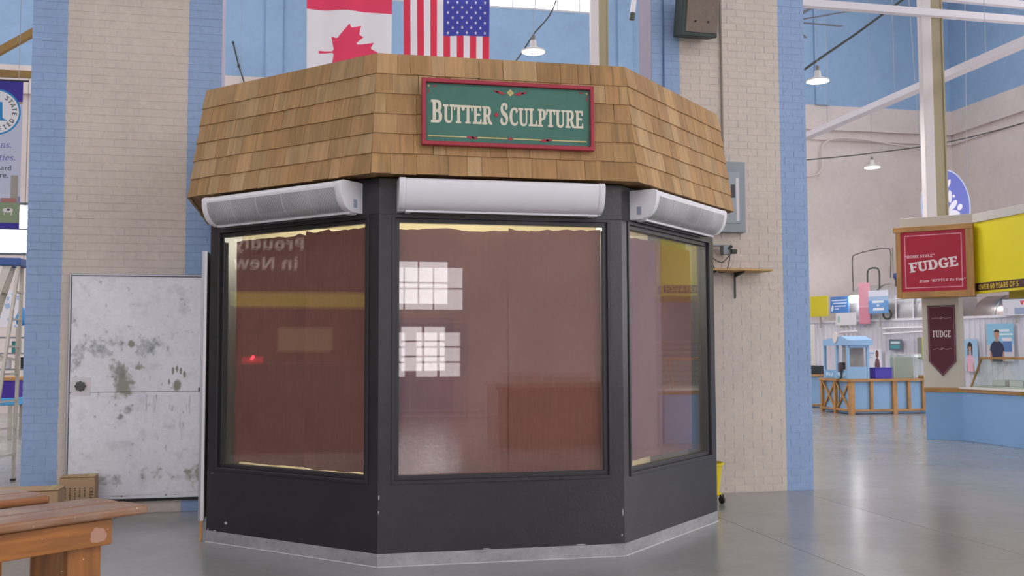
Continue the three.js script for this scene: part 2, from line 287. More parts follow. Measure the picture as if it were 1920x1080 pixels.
/* ------------------------------------------------------------------ painted brick piers */
const PZ = -2.846;
function pierMaterial(w, seed) {
  const a = noiser(seed), b = noiser(seed + 3), s0 = 0.303 / w, s1 = 1 - 0.303 / w;
  const map = ftex(1024, 1024, (u, v) => {
    const e = 0.006 * (a(u, v, 2, 90, 3) - 0.5), blue = u + e < s0 || u + e > s1, base = blue ? paintBlue : paintCream;
    const n = a(u, v, 6, 6, 5), m = b(u, v, 60, 80, 3), k = 1 + 0.07 * (n - 0.5) + 0.05 * (m - 0.5) - (m > 0.88 && n > 0.56 ? 0.12 : 0);
    return base.map((q) => cl(q * k));
  });
  return mat(0xffffff, 0.62, { map, bumpMap: greyNoise, bumpScale: 0.0022 });
}
function pier(name, label, x0, x1, depth, visible, seed, pieces = 300, PZ = -2.846) {
  const P = struct(name, label, 'pier'), w = x1 - x0, m = pierMaterial(w, seed), course = 0.0747, len = 0.2105, j = 0.008, out = 0.0034;
  const uvf = (g) => { const p = g.attributes.position, nn = g.attributes.normal, uv = new Float32Array(p.count * 2); for (let i = 0; i < p.count; i++) { const side = Math.abs(nn.getX(i)) > 0.7; uv[2 * i] = side ? 0.02 + 0.1 * Math.abs(p.getZ(i) - PZ) : (p.getX(i) - x0) / w; uv[2 * i + 1] = p.getY(i) / 2.4; } g.setAttribute('uv', new THREE.BufferAttribute(uv, 2)); return g; };
  part('core', uvf(span(x0 + out, x1 - out, 0, CEIL, PZ - depth, PZ - out).toNonIndexed()), m, P);
  const single = [], rest = [];
  for (let r = 0; r * course < CEIL - 0.05; r++) {
    const y = r * course + 0.004; let x = x0 - (r % 2 ? len / 2 : 0);
    while (x < x1 - 0.01) {
      let a = Math.max(x, x0), b = Math.min(x + len, x1); x += len; if (b - a < 0.03) continue;
      const proud = rr(-0.0009, 0.0009), g = uvf(span(a + (a > x0 ? j / 2 : 0), b - (b < x1 ? j / 2 : 0), y + j / 2, y + course - j / 2, PZ - 0.06, PZ + proud).toNonIndexed());
      const vis = visible((a + b) / 2, y + course / 2);
      if (vis && y < 5.4) single.push([Math.hypot((a + b) / 2 + 1.37, y - 1.45, 9.78), g]); else rest.push(g);
    }
  }
  single.sort((p, q) => p[0] - q[0]);
  single.forEach(([, g], i) => { if (i < pieces) part('brick', g, m, P); else rest.push(g); });
  part('brickwork', join(rest), m, P).userData.kind = 'stuff';
  return P;
}
pier('wall_left_pier', 'painted brick pier behind the galvanised door, cream between two blue stripes', -3.857, -2.175, 0.4, (x, y) => y > 2.2 || x < -3.44, 51);
pier('wall_right_pier', 'painted brick pier with the breaker panel, cream between two blue stripes', 2.145, 3.873, 0.4, (x, y) => x > 2.62 || y > 3.9, 61);
pier('wall_side_pier', 'painted brick pier at the fudge stand corner', 8.6, 10.3, 0.48, () => false, 71, 0, -2.73);
// pale plastered reveals on the inner sides of the piers
part('trim_1', span(-2.175, -2.1735, 0, CEIL, PZ - 0.4, PZ - 0.01), M.lavender, scene); part('trim_2', span(2.1435, 2.145, 0, CEIL, PZ - 0.4, PZ - 0.01), M.lavender, scene); part('trim_3', span(8.5985, 8.6, 0, CEIL, -3.21, -2.74), M.lavender, scene);
[['trim_1', 'pale lavender reveal of the left brick pier'], ['trim_2', 'pale lavender reveal of the right brick pier'], ['trim_3', 'pale lavender reveal of the outer brick pier']].forEach(([n, l]) => tag(scene.getObjectByName(n), l, 'trim', null, 'structure'));

/* ------------------------------------------------------------------ the booth */
const FACES = { left: { o: [-0.875 - 1.735 * Math.SQRT1_2, 0, -1.735 * Math.SQRT1_2], r: -Math.PI / 4, w: 1.735 }, mid: { o: [-0.875, 0, 0], r: 0, w: 1.75 }, right: { o: [0.875, 0, 0], r: Math.PI / 4, w: 1.735 },
  sideL: { o: [-0.875 - 1.735 * Math.SQRT1_2, 0, -2.8], r: -Math.PI / 2, w: 2.8 - 1.735 * Math.SQRT1_2 }, sideR: { o: [0.875 + 1.735 * Math.SQRT1_2, 0, -1.735 * Math.SQRT1_2], r: Math.PI / 2, w: 2.8 - 1.735 * Math.SQRT1_2 } };
const onFace = (mesh, k) => { mesh.position.set(...FACES[k].o); mesh.rotation.y = FACES[k].r; return mesh; };
const booth = thing('display_booth', 'black octagonal display booth with three large windows and cedar shingle roof', 'booth');
const AX = -0.875 - 1.735 * Math.SQRT1_2, AZ = -1.735 * Math.SQRT1_2, ZBACK = -2.8;
const kT = Math.tan(Math.PI / 8);
const octa = (o, back = ZBACK) => [[AX - o, back], [AX - o, AZ + kT * o], [-0.875 - kT * o, o], [0.875 + kT * o, o], [-AX + o, AZ + kT * o], [-AX + o, back]];
function slab(o, y0, y1, back) { const s = new THREE.Shape(octa(o, back).map(([x, z]) => new THREE.Vector2(x, -z))); const g = new THREE.ExtrudeGeometry(s, { depth: y1 - y0, bevelEnabled: false }); return g.rotateX(-Math.PI / 2).translate(0, y0, 0); }
part('kerb', uvm(slab(0.004, 0, 0.092)), M.kerb, booth, 'pale grey concrete kerb');
const HK = 0.092, FB = 0.557, FT = 2.397, HB = 2.66;
for (const k of ['left', 'mid', 'right']) {
  const w = FACES[k].w, a = 0.09, b = w - 0.09, t = 0.09;
  const mitre = (y0, y1, s0, s1, m0, m1) => hexa([[s0 + m0 * t * kT, y0, -t], [s1 - m1 * t * kT, y0, -t], [s1 - m1 * t * kT, y1, -t], [s0 + m0 * t * kT, y1, -t], [s0, y0, 0], [s1, y0, 0], [s1, y1, 0], [s0, y1, 0]]);
  onFace(part('base_panel', uvm(mitre(HK, FB, 0, w, 1, 1)), M.black, booth), k);
  onFace(part('post', uvm(mitre(FB, 2.408, 0, a, 1, 0)), M.black, booth), k);
  onFace(part('post', uvm(mitre(FB, 2.408, b, w, 0, 1)), M.black, booth), k);
  onFace(part('header_panel', uvm(mitre(2.412, HB, 0, w, 1, 1)), M.black, booth), k);
  const f = onFace(part('window_frame', [ring(a, b, FB, 2.408, 0.02, 0.02, 0.002).translate(0, 0, -0.012), ring(a + 0.016, b - 0.016, FB + 0.016, 2.392, 0.034, 0.05, 0.002).translate(0, 0, -0.066), ring(a + 0.006, b - 0.006, FB + 0.006, 2.402, 0.02, 0.05).translate(0, 0, -0.064), span(a + 0.0, a + 0.045, FB, 2.408, -0.2, -0.06), span(b - 0.045, b, FB, 2.408, -0.2, -0.06)], M.black_frame, booth), k);
  part('window_pane', span(a + 0.04, b - 0.04, FB + 0.04, 2.37, -0.052, -0.046), M.glass, f);
  part('inner_pane', span(a + 0.04 - w / 2, b - 0.04 - w / 2, FB + 0.04, 2.37, -0.003, 0.003).rotateY(k === 'mid' ? -0.0105 : 0.003).translate(0, -1.48, 0).rotateX(k === 'mid' ? -0.004 : -0.003).translate(0, 1.48, 0).translate(w / 2, 0, -0.068), M.glass, f);
}
for (const k of ['left', 'mid', 'right']) onFace(part('caulk_bead', rod([0, 0.004, 0.006], [FACES[k].w, 0.004, 0.006], 0.006, 8), mat(0xb9b7ba, 0.5), booth), k);
{ const chip = (k, s, y, w, h, sd) => { const r = mulberry(sd), pts = []; for (let i = 0; i < 9; i++) { const a = i / 9 * 6.283, q = 0.6 + 0.5 * r(); pts.push([s + Math.cos(a) * w * q, y + Math.sin(a) * h * q]); } onFace(part('paint_chip', prism(pts, 0.0008), mat(0xb8b4b2, 0.7), booth), k); };
  chip('left', 0.22, 0.165, 0.018, 0.013, 5); chip('left', 0.02, 0.1, 0.006, 0.012, 6); chip('left', 0.1, 0.097, 0.02, 0.005, 7); chip('mid', 0.008, 0.47, 0.005, 0.02, 8); chip('mid', 0.006, 0.37, 0.005, 0.012, 9); chip('mid', 1.73, 0.15, 0.006, 0.012, 10); chip('mid', 1.738, 0.31, 0.004, 0.03, 11); chip('mid', 0.75, 0.097, 0.04, 0.004, 12); chip('mid', 1.42, 0.098, 0.05, 0.005, 13); chip('left', 0.06, 0.53, 0.03, 0.002, 14); }
part('side_wall', [span(AX, AX + 0.06, HK, HB, ZBACK, AZ - 0.08), span(-AX - 0.06, -AX, HK, HB, ZBACK, AZ - 0.08)], M.black, booth);
part('back_wall', span(AX, -AX, HK, HB, ZBACK - 0.02, ZBACK + 0.05), M.interior, booth);
part('inner_ceiling', slab(-0.1, HB - 0.03, HB), M.interior, booth);
part('inner_floor', slab(-0.1, HK, HK + 0.01), M.interior, booth);
// roof: sloping mansard core, soffit, shingles
const RB = 2.668, RT = 3.523, OB = 0.165, OT = 0.05;
{
  const lo = octa(OB - 0.012), hi = octa(OT - 0.012), P = [], I = [];
  for (const [x, z] of lo) P.push(x, RB + 0.006, z); for (const [x, z] of hi) P.push(x, RT - 0.006, z);
  for (let i = 0; i < 6; i++) { const j = (i + 1) % 6; I.push(i, j, i + 6, j, j + 6, i + 6); }
  for (let i = 1; i < 5; i++) { I.push(0, i + 1, i); I.push(6, i + 6, i + 7); }
  const g = new THREE.BufferGeometry(); g.setAttribute('position', new THREE.Float32BufferAttribute(P, 3)); g.setIndex(I); const q = g.toNonIndexed(); q.computeVertexNormals(); q.setAttribute('uv', new THREE.Float32BufferAttribute(new Float32Array(q.attributes.position.count * 2), 2));
  part('roof_core', uvm(q), M.soffit, booth);
  const rows = 6, ex = (RT - RB) / rows;
  const slope = (y) => OB + (OT - OB) * (y - RB) / (RT - RB);
  const lay = (k, w, r, startSide) => {
    const y0 = RB + r * ex - 0.004, y1 = Math.min(RT + 0.004, y0 + ex * 1.02 + 0.012), o0 = slope(y0), o1 = slope(y1);
    const L = (y, side) => { const o = slope(y); return side < 0 ? (k === 'sideL' ? 0 : -kT * o) : w + (k === 'sideR' ? 0 : kT * o); }, wide = startSide ? 1.9 : 1;
    const cuts = []; let s = L(y0, -1) + rr(0.05, 0.19); const end = L(y0, 1); while (s < end - 0.06) { cuts.push(s); s += wide * [0.1, 0.13, 0.16, 0.19, 0.23][Math.floor(rnd() * 5)] * rr(0.85, 1.08); }
    const edges = [null, ...cuts, null];
    for (let i = 0; i < edges.length - 1; i++) {
      const g0 = 0.0012, a0 = edges[i] === null ? L(y0, -1) : edges[i] + g0, a1 = edges[i] === null ? L(y1, -1) : edges[i] + g0 + rr(-0.002, 0.002), b0 = edges[i + 1] === null ? L(y0, 1) : edges[i + 1] - g0, b1 = edges[i + 1] === null ? L(y1, 1) : edges[i + 1] - g0 + rr(-0.002, 0.002);
      const butt = 0.013 + rr(-0.0015, 0.003), top = 0.003, dy = rr(-0.003, 0.0025);
      const g = uvm(hexa([[a0, y0 + dy, o0 - 0.012], [b0, y0 + dy, o0 - 0.012], [b1, y1, o1 - 0.012], [a1, y1, o1 - 0.012], [a0, y0 + dy, o0 + butt - 0.004], [b0, y0 + dy, o0 + butt - 0.004], [b1, y1, o1 + top - 0.004], [a1, y1, o1 + top - 0.004]]), 1.3, rnd(), rnd());
      onFace(part('shingle', g, M.shingle[Math.floor(rnd() * M.shingle.length)], booth), k);
    }
  };
  for (let r = 0; r < rows; r++) { lay('left', 1.735, r); lay('mid', 1.75, r); lay('right', 1.735, r); }
  for (let r = 0; r < rows; r++) { lay('sideL', FACES.sideL.w, r, true); lay('sideR', FACES.sideR.w, r, true); }
}
// interior light of the booth
{
  const l = thing('booth_ceiling_light', 'warm batten light on the ceiling inside the booth', 'lamp', [0, HB - 0.03, -1.0]);
  part('batten', rbox(1.2, 0.04, 0.1, 0.01, 0, -0.02, 0), M.white_plastic, l);
  part('light_tube', rod([-0.55, -0.055, 0], [0.55, -0.055, 0], 0.015), new THREE.MeshStandardMaterial({ color: 0xffffff, emissive: new THREE.Color(1, 0.95, 0.76), emissiveIntensity: 5 }), l);
  const p = new THREE.PointLight(new THREE.Color(1, 0.95, 0.76), 12); p.position.set(0, HB - 0.16, -1.0); p.castShadow = true; scene.add(p);
}
// brown kraft paper taped inside the windows
function paperSheet(label, k, s0, s1, y0, y1, o, seed, foldL = 0.012) {
  const nx = 28, ny = 36, g = new THREE.PlaneGeometry(1, 1, nx, ny), p = g.attributes.position, q = noiser(seed), uv = g.attributes.uv;
  for (let i = 0; i < p.count; i++) {
    const u = uv.getX(i), v = uv.getY(i), e = v > 0.97 ? 0.022 * (q(u, 0.3, 7, 4, 3) - 0.45) * 2 : v < 0.03 ? 0.02 * (q(u, 0.7, 6, 4, 3) - 0.5) : 0;
    p.setXYZ(i, s0 + (s1 - s0) * u, y0 + (y1 - y0) * v + e, o + foldL * (q(u, v, 3, 3, 3) - 0.5) + 0.004 * Math.sin(u * 9 + seed));
    uv.setXY(i, u * (s1 - s0) / 1.2 + seed * 0.13, v * (y1 - y0) / 1.2);
  }
  g.computeVertexNormals();
  const m = part('kraft_paper_sheet', g, M.paper, scene); onFace(m, k); return tag(m, label, 'paper', 'brown paper sheets behind the booth windows');
}
paperSheet('brown kraft paper sheet covering the outer half of the left booth window', 'left', 0.19, 0.98, 0.615, 2.325, -0.10, 3);
paperSheet('brown kraft paper sheet covering the half of the left booth window nearest the corner post', 'left', 0.95, 1.597, 0.61, 2.34, -0.088, 4);
paperSheet('brown kraft paper sheet in the left half of the middle booth window', 'mid', 0.138, 0.945, 0.6, 2.325, -0.10, 5);
paperSheet('brown kraft paper sheet in the right half of the middle booth window', 'mid', 0.93, 1.611, 0.6, 2.33, -0.088, 6);
paperSheet('brown kraft paper sheet covering the right booth window', 'right', 0.138, 1.47, 0.64, 2.315, -0.10, 8);

/* ------------------------------------------------------------------ air curtains over the windows */
function airCurtain(k, s0, s1, grille, label) {
  const L = s1 - s0, t = thing('air_curtain', label, 'air curtain', FACES[k].o, FACES[k].r, 'air curtains above the booth windows');
  const prof = [[0.004, 0], [0.1, 0]]; for (let i = 0; i <= 12; i++) { const a = i / 12; prof.push([0.105 + 0.115 * Math.sin(a * Math.PI / 2), 0.006 + 0.165 * (1 - Math.cos(a * Math.PI / 2))]); } prof.push([0.221, 0.188], [0.212, 0.203], [0.195, 0.21], [0.004, 0.21]);
  const body = (sc) => prof.map(([x, y]) => [x, y]);
  const Y0 = 2.425, turn = (g, s) => g.rotateY(-Math.PI / 2).translate(s, Y0, 0); // outline x -> outward z, extrusion -> -s
  const shell = (a, b, bev) => turn(prism(body(), b - a - 2 * bev, bev), b - bev);
  part('housing', toCreasedNormals(shell(s0 + 0.045, s1 - 0.045, 0), 0.7), M.white_plastic, t);
  for (const [a, b] of [[s0, s0 + 0.044], [s1 - 0.044, s1]]) part('end_cap', toCreasedNormals(shell(a, b, 0.003), 0.7), M.white_plastic, t);
  part('outlet_rail', rspan(s0 + 0.05, s1 - 0.03, Y0 - 0.012, Y0 + 0.004, 0.03, 0.112, 0.004), M.white_plastic, t);
  part('outlet_slot', span(s0 + 0.09, s1 - 0.09, Y0 - 0.0135, Y0 - 0.011, 0.05, 0.095), M.rubber, t);
  if (grille) {
    const strip = (u0, u1, off) => { const P = [], I = []; const n = 12; for (let i = 0; i <= n; i++) { const a = 0.07 + 0.9 * i / n, ang = a * Math.PI / 2, z = 0.105 + 0.115 * Math.sin(ang) + off, y = Y0 + 0.006 + 0.165 * (1 - Math.cos(ang)); P.push(u0, y, z, u1, y, z); if (i) { const q = 2 * i; I.push(q - 2, q - 1, q, q - 1, q + 1, q); } } const g = new THREE.BufferGeometry(); g.setAttribute('position', new THREE.Float32BufferAttribute(P, 3)); g.setIndex(I); g.computeVertexNormals(); g.setAttribute('uv', new THREE.Float32BufferAttribute(P.filter((_, i) => i % 3 !== 2), 2)); return uvm(g, 1.2); };
    const gr = part('grille', strip(s0 + 0.06, s1 - 0.06, 0.0025), M.grille, t, 'grey perforated intake grille');
    for (let i = 1; i < 5; i++) { const s = s0 + 0.05 + (L - 0.1) * i / 5; part('rib', strip(s, s + 0.012, 0.0045), M.grille_rib, gr); }
    part('rating_label', span(k === 'left' ? s1 : s0 - 0.001, k === 'left' ? s1 + 0.001 : s0, Y0 + 0.03, Y0 + 0.09, 0.06, 0.095), M.label, t);
  }
  return t;
}
airCurtain('left', 0.155, 1.585, true, 'white air curtain with grey grille above the left booth window');
airCurtain('mid', 0.12, 1.565, false, 'smooth white air curtain above the middle booth window, under the sign');
airCurtain('right', 0.13, 1.5, true, 'white air curtain with grey grille above the right booth window');

/* ------------------------------------------------------------------ the BUTTER SCULPTURE sign */
const fontB = await new FontLoader().loadAsync('fonts/droid/droid_serif_bold.typeface.json');
function textFit(str, x0, x1, y0, y1, depth, bold = 0) { const g = new TextGeometry(str, { font: fontB, size: 1, depth: 1, curveSegments: 5, bevelEnabled: bold > 0, bevelSize: bold, bevelThickness: 0.001, bevelSegments: 1 }); g.computeBoundingBox(); const b = g.boundingBox; g.translate(-b.min.x, -b.min.y, -b.min.z); g.scale((x1 - x0) / (b.max.x - b.min.x), (y1 - y0) / (b.max.y - b.min.y), depth / (b.max.z - b.min.z)); return g.translate(x0, y0, 0); }
{
  const W = 1.214, H = 0.455, s = thing('wooden_sign', 'green sign with red frame reading BUTTER SCULPTURE on the shingle roof', 'sign', [0.008, 2.871, 0.156]);
  const X = (f) => -W / 2 + W * f, Y = (f) => H * (1 - f); // fractions across and down
  part('panel', uvm(span(-W / 2 + 0.012, W / 2 - 0.012, 0.012, H - 0.012, 0.004, 0.018)), M.green, s);
  part('frame', ring(-W / 2, W / 2, 0, H, 0.021, 0.042, 0.003), M.red, s);
  const z = 0.018, put = (g) => g.translate(0, 0, z), tx = (t, a, b, c, d) => put(textFit(t, X(a), X(b), Y(d), Y(c), 0.004, 0.02));
  part('lettering', [tx('B', 0.05, 0.114, 0.31, 0.66), tx('UTTER', 0.119, 0.402, 0.375, 0.66), tx('S', 0.449, 0.494, 0.31, 0.66), tx('CULPTURE', 0.503, 0.941, 0.375, 0.66)], M.letter, s);
  const leaf = (cx, cy, l, h, sl) => { const q = new THREE.Shape(); q.moveTo(-l, -sl); q.quadraticCurveTo(-l * 0.2, h, l, sl); q.quadraticCurveTo(l * 0.2, -h, -l, -sl); return new THREE.ExtrudeGeometry(q, { depth: 0.003, bevelEnabled: false }).translate(cx, cy, z); };
  const dia = (cx, cy, r) => prism([[cx - r, cy], [cx, cy - r], [cx + r, cy], [cx, cy + r]], 0.003).translate(0, 0, z);
  const dot = (cx, cy, r) => new THREE.CylinderGeometry(r, r, 0.003, 20).rotateX(Math.PI / 2).translate(cx, cy, z + 0.0015);
  part('rule', [[0.035, 0.254], [0.318, 0.49], [0.525, 0.69], [0.753, 0.96]].map(([a, b]) => span(X(a), X(b), Y(0.872), Y(0.853), z, z + 0.003)), M.gold, s, 'cream rule along the foot of the sign');
  part('ornament', [dot(X(0.426), Y(0.5), 0.015), dia(X(0.508), Y(0.865), 0.016), leaf(X(0.286) - 0.012, Y(0.865), 0.03, 0.022, -0.004), leaf(X(0.286) + 0.016, Y(0.87), 0.024, 0.018, -0.004), leaf(X(0.721) - 0.012, Y(0.87), 0.03, 0.022, 0.004), leaf(X(0.721) + 0.016, Y(0.86), 0.024, 0.018, 0.004),
    leaf(X(0.45), Y(0.155), 0.035, 0.022, -0.008), leaf(X(0.425), Y(0.14), 0.02, 0.014, -0.006), leaf(X(0.56), Y(0.16), 0.035, 0.022, 0.008), leaf(X(0.588), Y(0.145), 0.02, 0.014, 0.006), leaf(X(0.07), Y(0.1), 0.018, 0.01, 0.003), leaf(X(0.93), Y(0.1), 0.018, 0.01, -0.003), leaf(0, 0, 0.016, 0.008, 0).translate(0, 0, -z).rotateZ(Math.PI / 2).translate(X(0.037), Y(0.18), z), leaf(0, 0, 0.016, 0.008, 0).translate(0, 0, -z).rotateZ(Math.PI / 2).translate(X(0.963), Y(0.19), z)], M.red, s, 'red painted scrolls and dots');
  part('rosette', [[-1, 0], [1, 0], [0, 1], [0, -1]].map(([a, b]) => dia(X(0.508) + a * 0.0135, Y(0.15) + b * 0.0135, 0.0125)).concat([dot(X(0.037), Y(0.1), 0.007), dot(X(0.963), Y(0.105), 0.007)]), M.gold, s, 'four-petal cream rosette');
}

/* ------------------------------------------------------------------ left: metal door, side panel, boxes, tables */
{
  const [c, x] = canvas(1024, 2048), q = noiser(301), q2 = noiser(305), q3 = noiser(309);
  const im = x.createImageData(1024, 2048);
  // grime: [x, y from the top left in metres, radius x, radius y, strength, r, g, b]
  const grime = [[0.46, 1.0, 0.1, 0.13, 1.0, 118, 120, 104], [0.42, 0.86, 0.09, 0.1, 0.7, 122, 124, 116], [0.28, 0.62, 0.24, 0.2, 0.44, 128, 132, 136], [0.07, 0.72, 0.1, 0.16, 0.5, 126, 130, 134], [0.7, 0.66, 0.2, 0.12, 0.46, 122, 128, 132], [0.93, 1.0, 0.035, 0.06, 1.1, 112, 116, 96], [0.52, 0.62, 0.03, 0.04, 1.0, 112, 116, 100], [0.59, 0.84, 0.05, 0.025, 0.8, 130, 132, 112], [0.44, 1.28, 0.035, 0.035, 0.8, 118, 122, 124], [0.5, 1.22, 0.1, 0.05, 0.5, 128, 132, 134], [1.12, 1.8, 0.13, 0.11, 0.7, 132, 136, 116], [0.3, 1.84, 0.3, 0.06, 0.5, 132, 136, 132], [0.75, 1.8, 0.3, 0.07, 0.4, 136, 140, 134], [1.2, 1.3, 0.06, 0.5, 0.35, 150, 152, 136], [0.12, 0.12, 0.12, 0.08, 0.3, 150, 154, 160], [0.85, 0.56, 0.22, 0.06, 0.4, 146, 148, 146]];
  for (let k = 0; k < 5; k++) grime.push([0.855 + 0.034 * k, 0.865 + [0.1, 0.0, -0.02, 0.0, 0.03][k], 0.012, 0.035, 1.1, 112, 116, 96]);
  for (let j = 0; j < 2048; j++) for (let i = 0; i < 1024; i++) {
    const u = i / 1024, v = j / 2048, mx = u * 1.28, my = v * 2.04, a = q(u, v, 3, 6, 6), b = q2(u, v, 50, 80, 3), d = q(u, v, 12, 20, 5), e = q3(u, v, 26, 40, 4), sc = q2(u, v, 60, 12, 3);
    const k = 1 + 0.09 * (a - 0.5) + 0.05 * (b - 0.5) - Math.max(0, d - 0.6) * 0.35 - (e > 0.76 ? (e - 0.76) * 1.5 : 0);
    let R = 220 * k, Gc = 220 * k, B = 227 * k;
    for (const [gx, gy, rx, ry, st, r0, g0, b0] of grime) { const dx = (mx - gx) / rx, dy = (my - gy) / ry, r2 = dx * dx + dy * dy; if (r2 > 4) continue; const f = Math.max(0, Math.min(0.8, (st * Math.exp(-r2) + 1.1 * (0.6 * e + 0.4 * b) - 0.86) * 2)) * Math.min(1, 1.6 * Math.exp(-r2 * 0.6)); R += (r0 - R) * f; Gc += (g0 - Gc) * f; B += (b0 - B) * f; }
    const drip = mx > 0.6 && mx < 1.05 && my > 1.08 && my < 1.5 && sc > 0.66 ? (sc - 0.66) * 0.9 : 0;
    const o = (j * 1024 + i) * 4; im.data[o] = cl(R * (1 - drip)); im.data[o + 1] = cl(Gc * (1 - drip)); im.data[o + 2] = cl(B * (1 - drip)); im.data[o + 3] = 255;
  }
  x.putImageData(im, 0, 0);
  const r = mulberry(77), R = (m0, m1) => m0 + (m1 - m0) * r();
  for (let i = 0; i < 60; i++) { const px = R(40, 980), py = R(300, 1950); x.globalAlpha = R(0.1, 0.3); x.strokeStyle = '#5c6266'; x.lineWidth = R(1.5, 4); x.beginPath(); x.moveTo(px, py); x.lineTo(px + R(-40, 40), py + R(-16, 16)); x.stroke(); }
  x.globalAlpha = 1;
  const m = mat(0xffffff, 0.42, { metalness: 0.05, map: ctex(c), bumpMap: greyNoise, bumpScale: 0.001 });
  const X0 = -3.447, X1 = -2.165, Z0 = -2.842, Z1 = -2.775, Y0 = 0.14, Y1 = 2.16, YS = 1.102;
  const d = struct('door_1', 'stained galvanised metal cooler door with a horizontal seam on the left pier', 'door', [0, 0, 0]);
  const panel = (a, b) => planeUV(flat(rspan(X0, X1, a, b, Z0, Z1, 0.004)), X0, X0 + 1.28, Y0 - 0.02, Y0 + 2.02);
  part('upper_panel', panel(YS + 0.0015, Y1), m, d); part('lower_panel', panel(Y0 + 0.05, YS - 0.0015), m, d);
  part('door_frame', [rspan(X0 - 0.022, X0 - 0.002, Y0, Y1 + 0.022, Z0, Z1 + 0.012), rspan(X0 - 0.002, X1, Y1 + 0.002, Y1 + 0.022, Z0, Z1 + 0.012)], M.galv_trim, d);
  part('kick_rail', rspan(X0, X1, Y0, Y0 + 0.05, Z0, Z1 + 0.006, 0.003), m, d);
  for (const sx of [-2.98, -2.6, -2.25]) part('bolt', new THREE.SphereGeometry(0.008, 10, 6).translate(sx, Y0 + 0.025, Z1 + 0.006), M.chrome, d);
  part('knob_plate', rspan(X0 + 0.015, X0 + 0.18, YS - 0.03, YS + 0.135, Z1, Z1 + 0.004, 0.001), mat(0xd6d2d6, 0.5), d);
  const pts = []; for (let i = 0; i < 16; i++) { const a = i / 16 * 6.2832, q3 = i % 2 ? 0.034 : 0.043; pts.push([Math.cos(a) * q3, Math.sin(a) * q3]); }
  part('knob', prism(pts, 0.02, 0.004).translate(X0 + 0.095, YS + 0.06, Z1 + 0.012), M.dark_metal, d, 'dark scalloped door knob');
  part('latch', [rspan(X1 - 0.165, X1 - 0.115, YS + 0.002, YS + 0.036, Z1, Z1 + 0.025, 0.003), rod([X1 - 0.12, YS + 0.02, Z1 + 0.015], [X1 - 0.08, YS + 0.02, Z1 + 0.015], 0.008)], M.dark_metal, d);
  part('under_gap', span(X0 + 0.03, X1, Y0 - 0.03, Y0, Z0, Z1 - 0.03), M.rubber, d);
}
{
  const p = thing('cooler_side_door', 'thin white door edge standing against the left side of the booth', 'door', [-2.148, 0, -1.27]);
  part('panel', rspan(-0.02, 0.02, 0.155, 2.258, -1.4, 0, 0.004), M.white_plastic, p);
  part('edge_strip', rspan(-0.021, -0.004, 0.155, 2.258, 0.0, 0.004, 0.001), M.galv_trim, p);
  part('foot', rspan(-0.01, 0.012, 0.0, 0.155, -0.03, 0.0, 0.003), M.pine, p, 'worn wooden foot block');
}
function cartonTex(lines, big) { const [c, x] = canvas(512, 640); x.fillStyle = '#ae9070'; x.fillRect(0, 0, 512, 640); const r = mulberry(lines * 9 + 1); for (let i = 0; i < 900; i++) { x.globalAlpha = 0.05; x.fillStyle = r() < 0.5 ? '#8e7354' : '#c4a684'; x.fillRect(r() * 512, r() * 640, 60 * r(), 3); } x.globalAlpha = 0.85; x.fillStyle = '#3a3028'; x.save(); x.translate(big ? 440 : 40, big ? 330 : 200); if (big) x.rotate(Math.PI / 2); x.font = 'bold 78px sans-serif'; x.fillText(big ? 'CREAMER' : 'ER', big ? -190 : 0, 0); x.restore(); x.globalAlpha = 0.7; if (big) for (let k = 0; k < lines; k++) { const w = 130 + 130 * r(); let y = 140; while (y < 140 + w) { const h = 10 + 22 * r(); x.fillRect(355 - k * 72, y, 26, h); y += h + 7 + 8 * r(); } } return ctex(c); }
function carton(label, pos, turn, w, h, d, tx) {
  const t = thing('cardboard_box', label, 'box', pos, turn, 'cardboard boxes on the floor');
  part('body', rbox(w, h - 0.004, d, 0.006, 0, h / 2 - 0.002, 0), M.cardboard, t);
  part('printed_side', planeUV(new THREE.PlaneGeometry(w * 0.96, h * 0.94).translate(0, h / 2, d / 2 + 0.0012).toNonIndexed(), -w * 0.48, w * 0.48, h * 0.03, h * 0.97), mat(0xffffff, 0.85, { map: tx }), t);
  part('flap', [rbox(w, 0.006, d / 2 - 0.004, 0.002, 0, h + 0.003, d / 4), rbox(w, 0.006, d / 2 - 0.004, 0.002, 0, h + 0.003, -d / 4)], M.cardboard, t);
  part('tape', rbox(0.05, 0.002, d * 0.96, 0.0008, w * 0.36, h + 0.007, 0), mat(0xb9a35a, 0.4), t);
  return t;
}
carton('cardboard box printed CREAMER on the floor in front of the galvanised door', [-3.31, 0, -2.6], 0.06, 0.29, 0.375, 0.22, cartonTex(5, true));
carton('cardboard box behind the second table at the left edge of the photo', [-3.56, 0, -1.9], 0.05, 0.52, 0.36, 0.32, cartonTex(0, false));
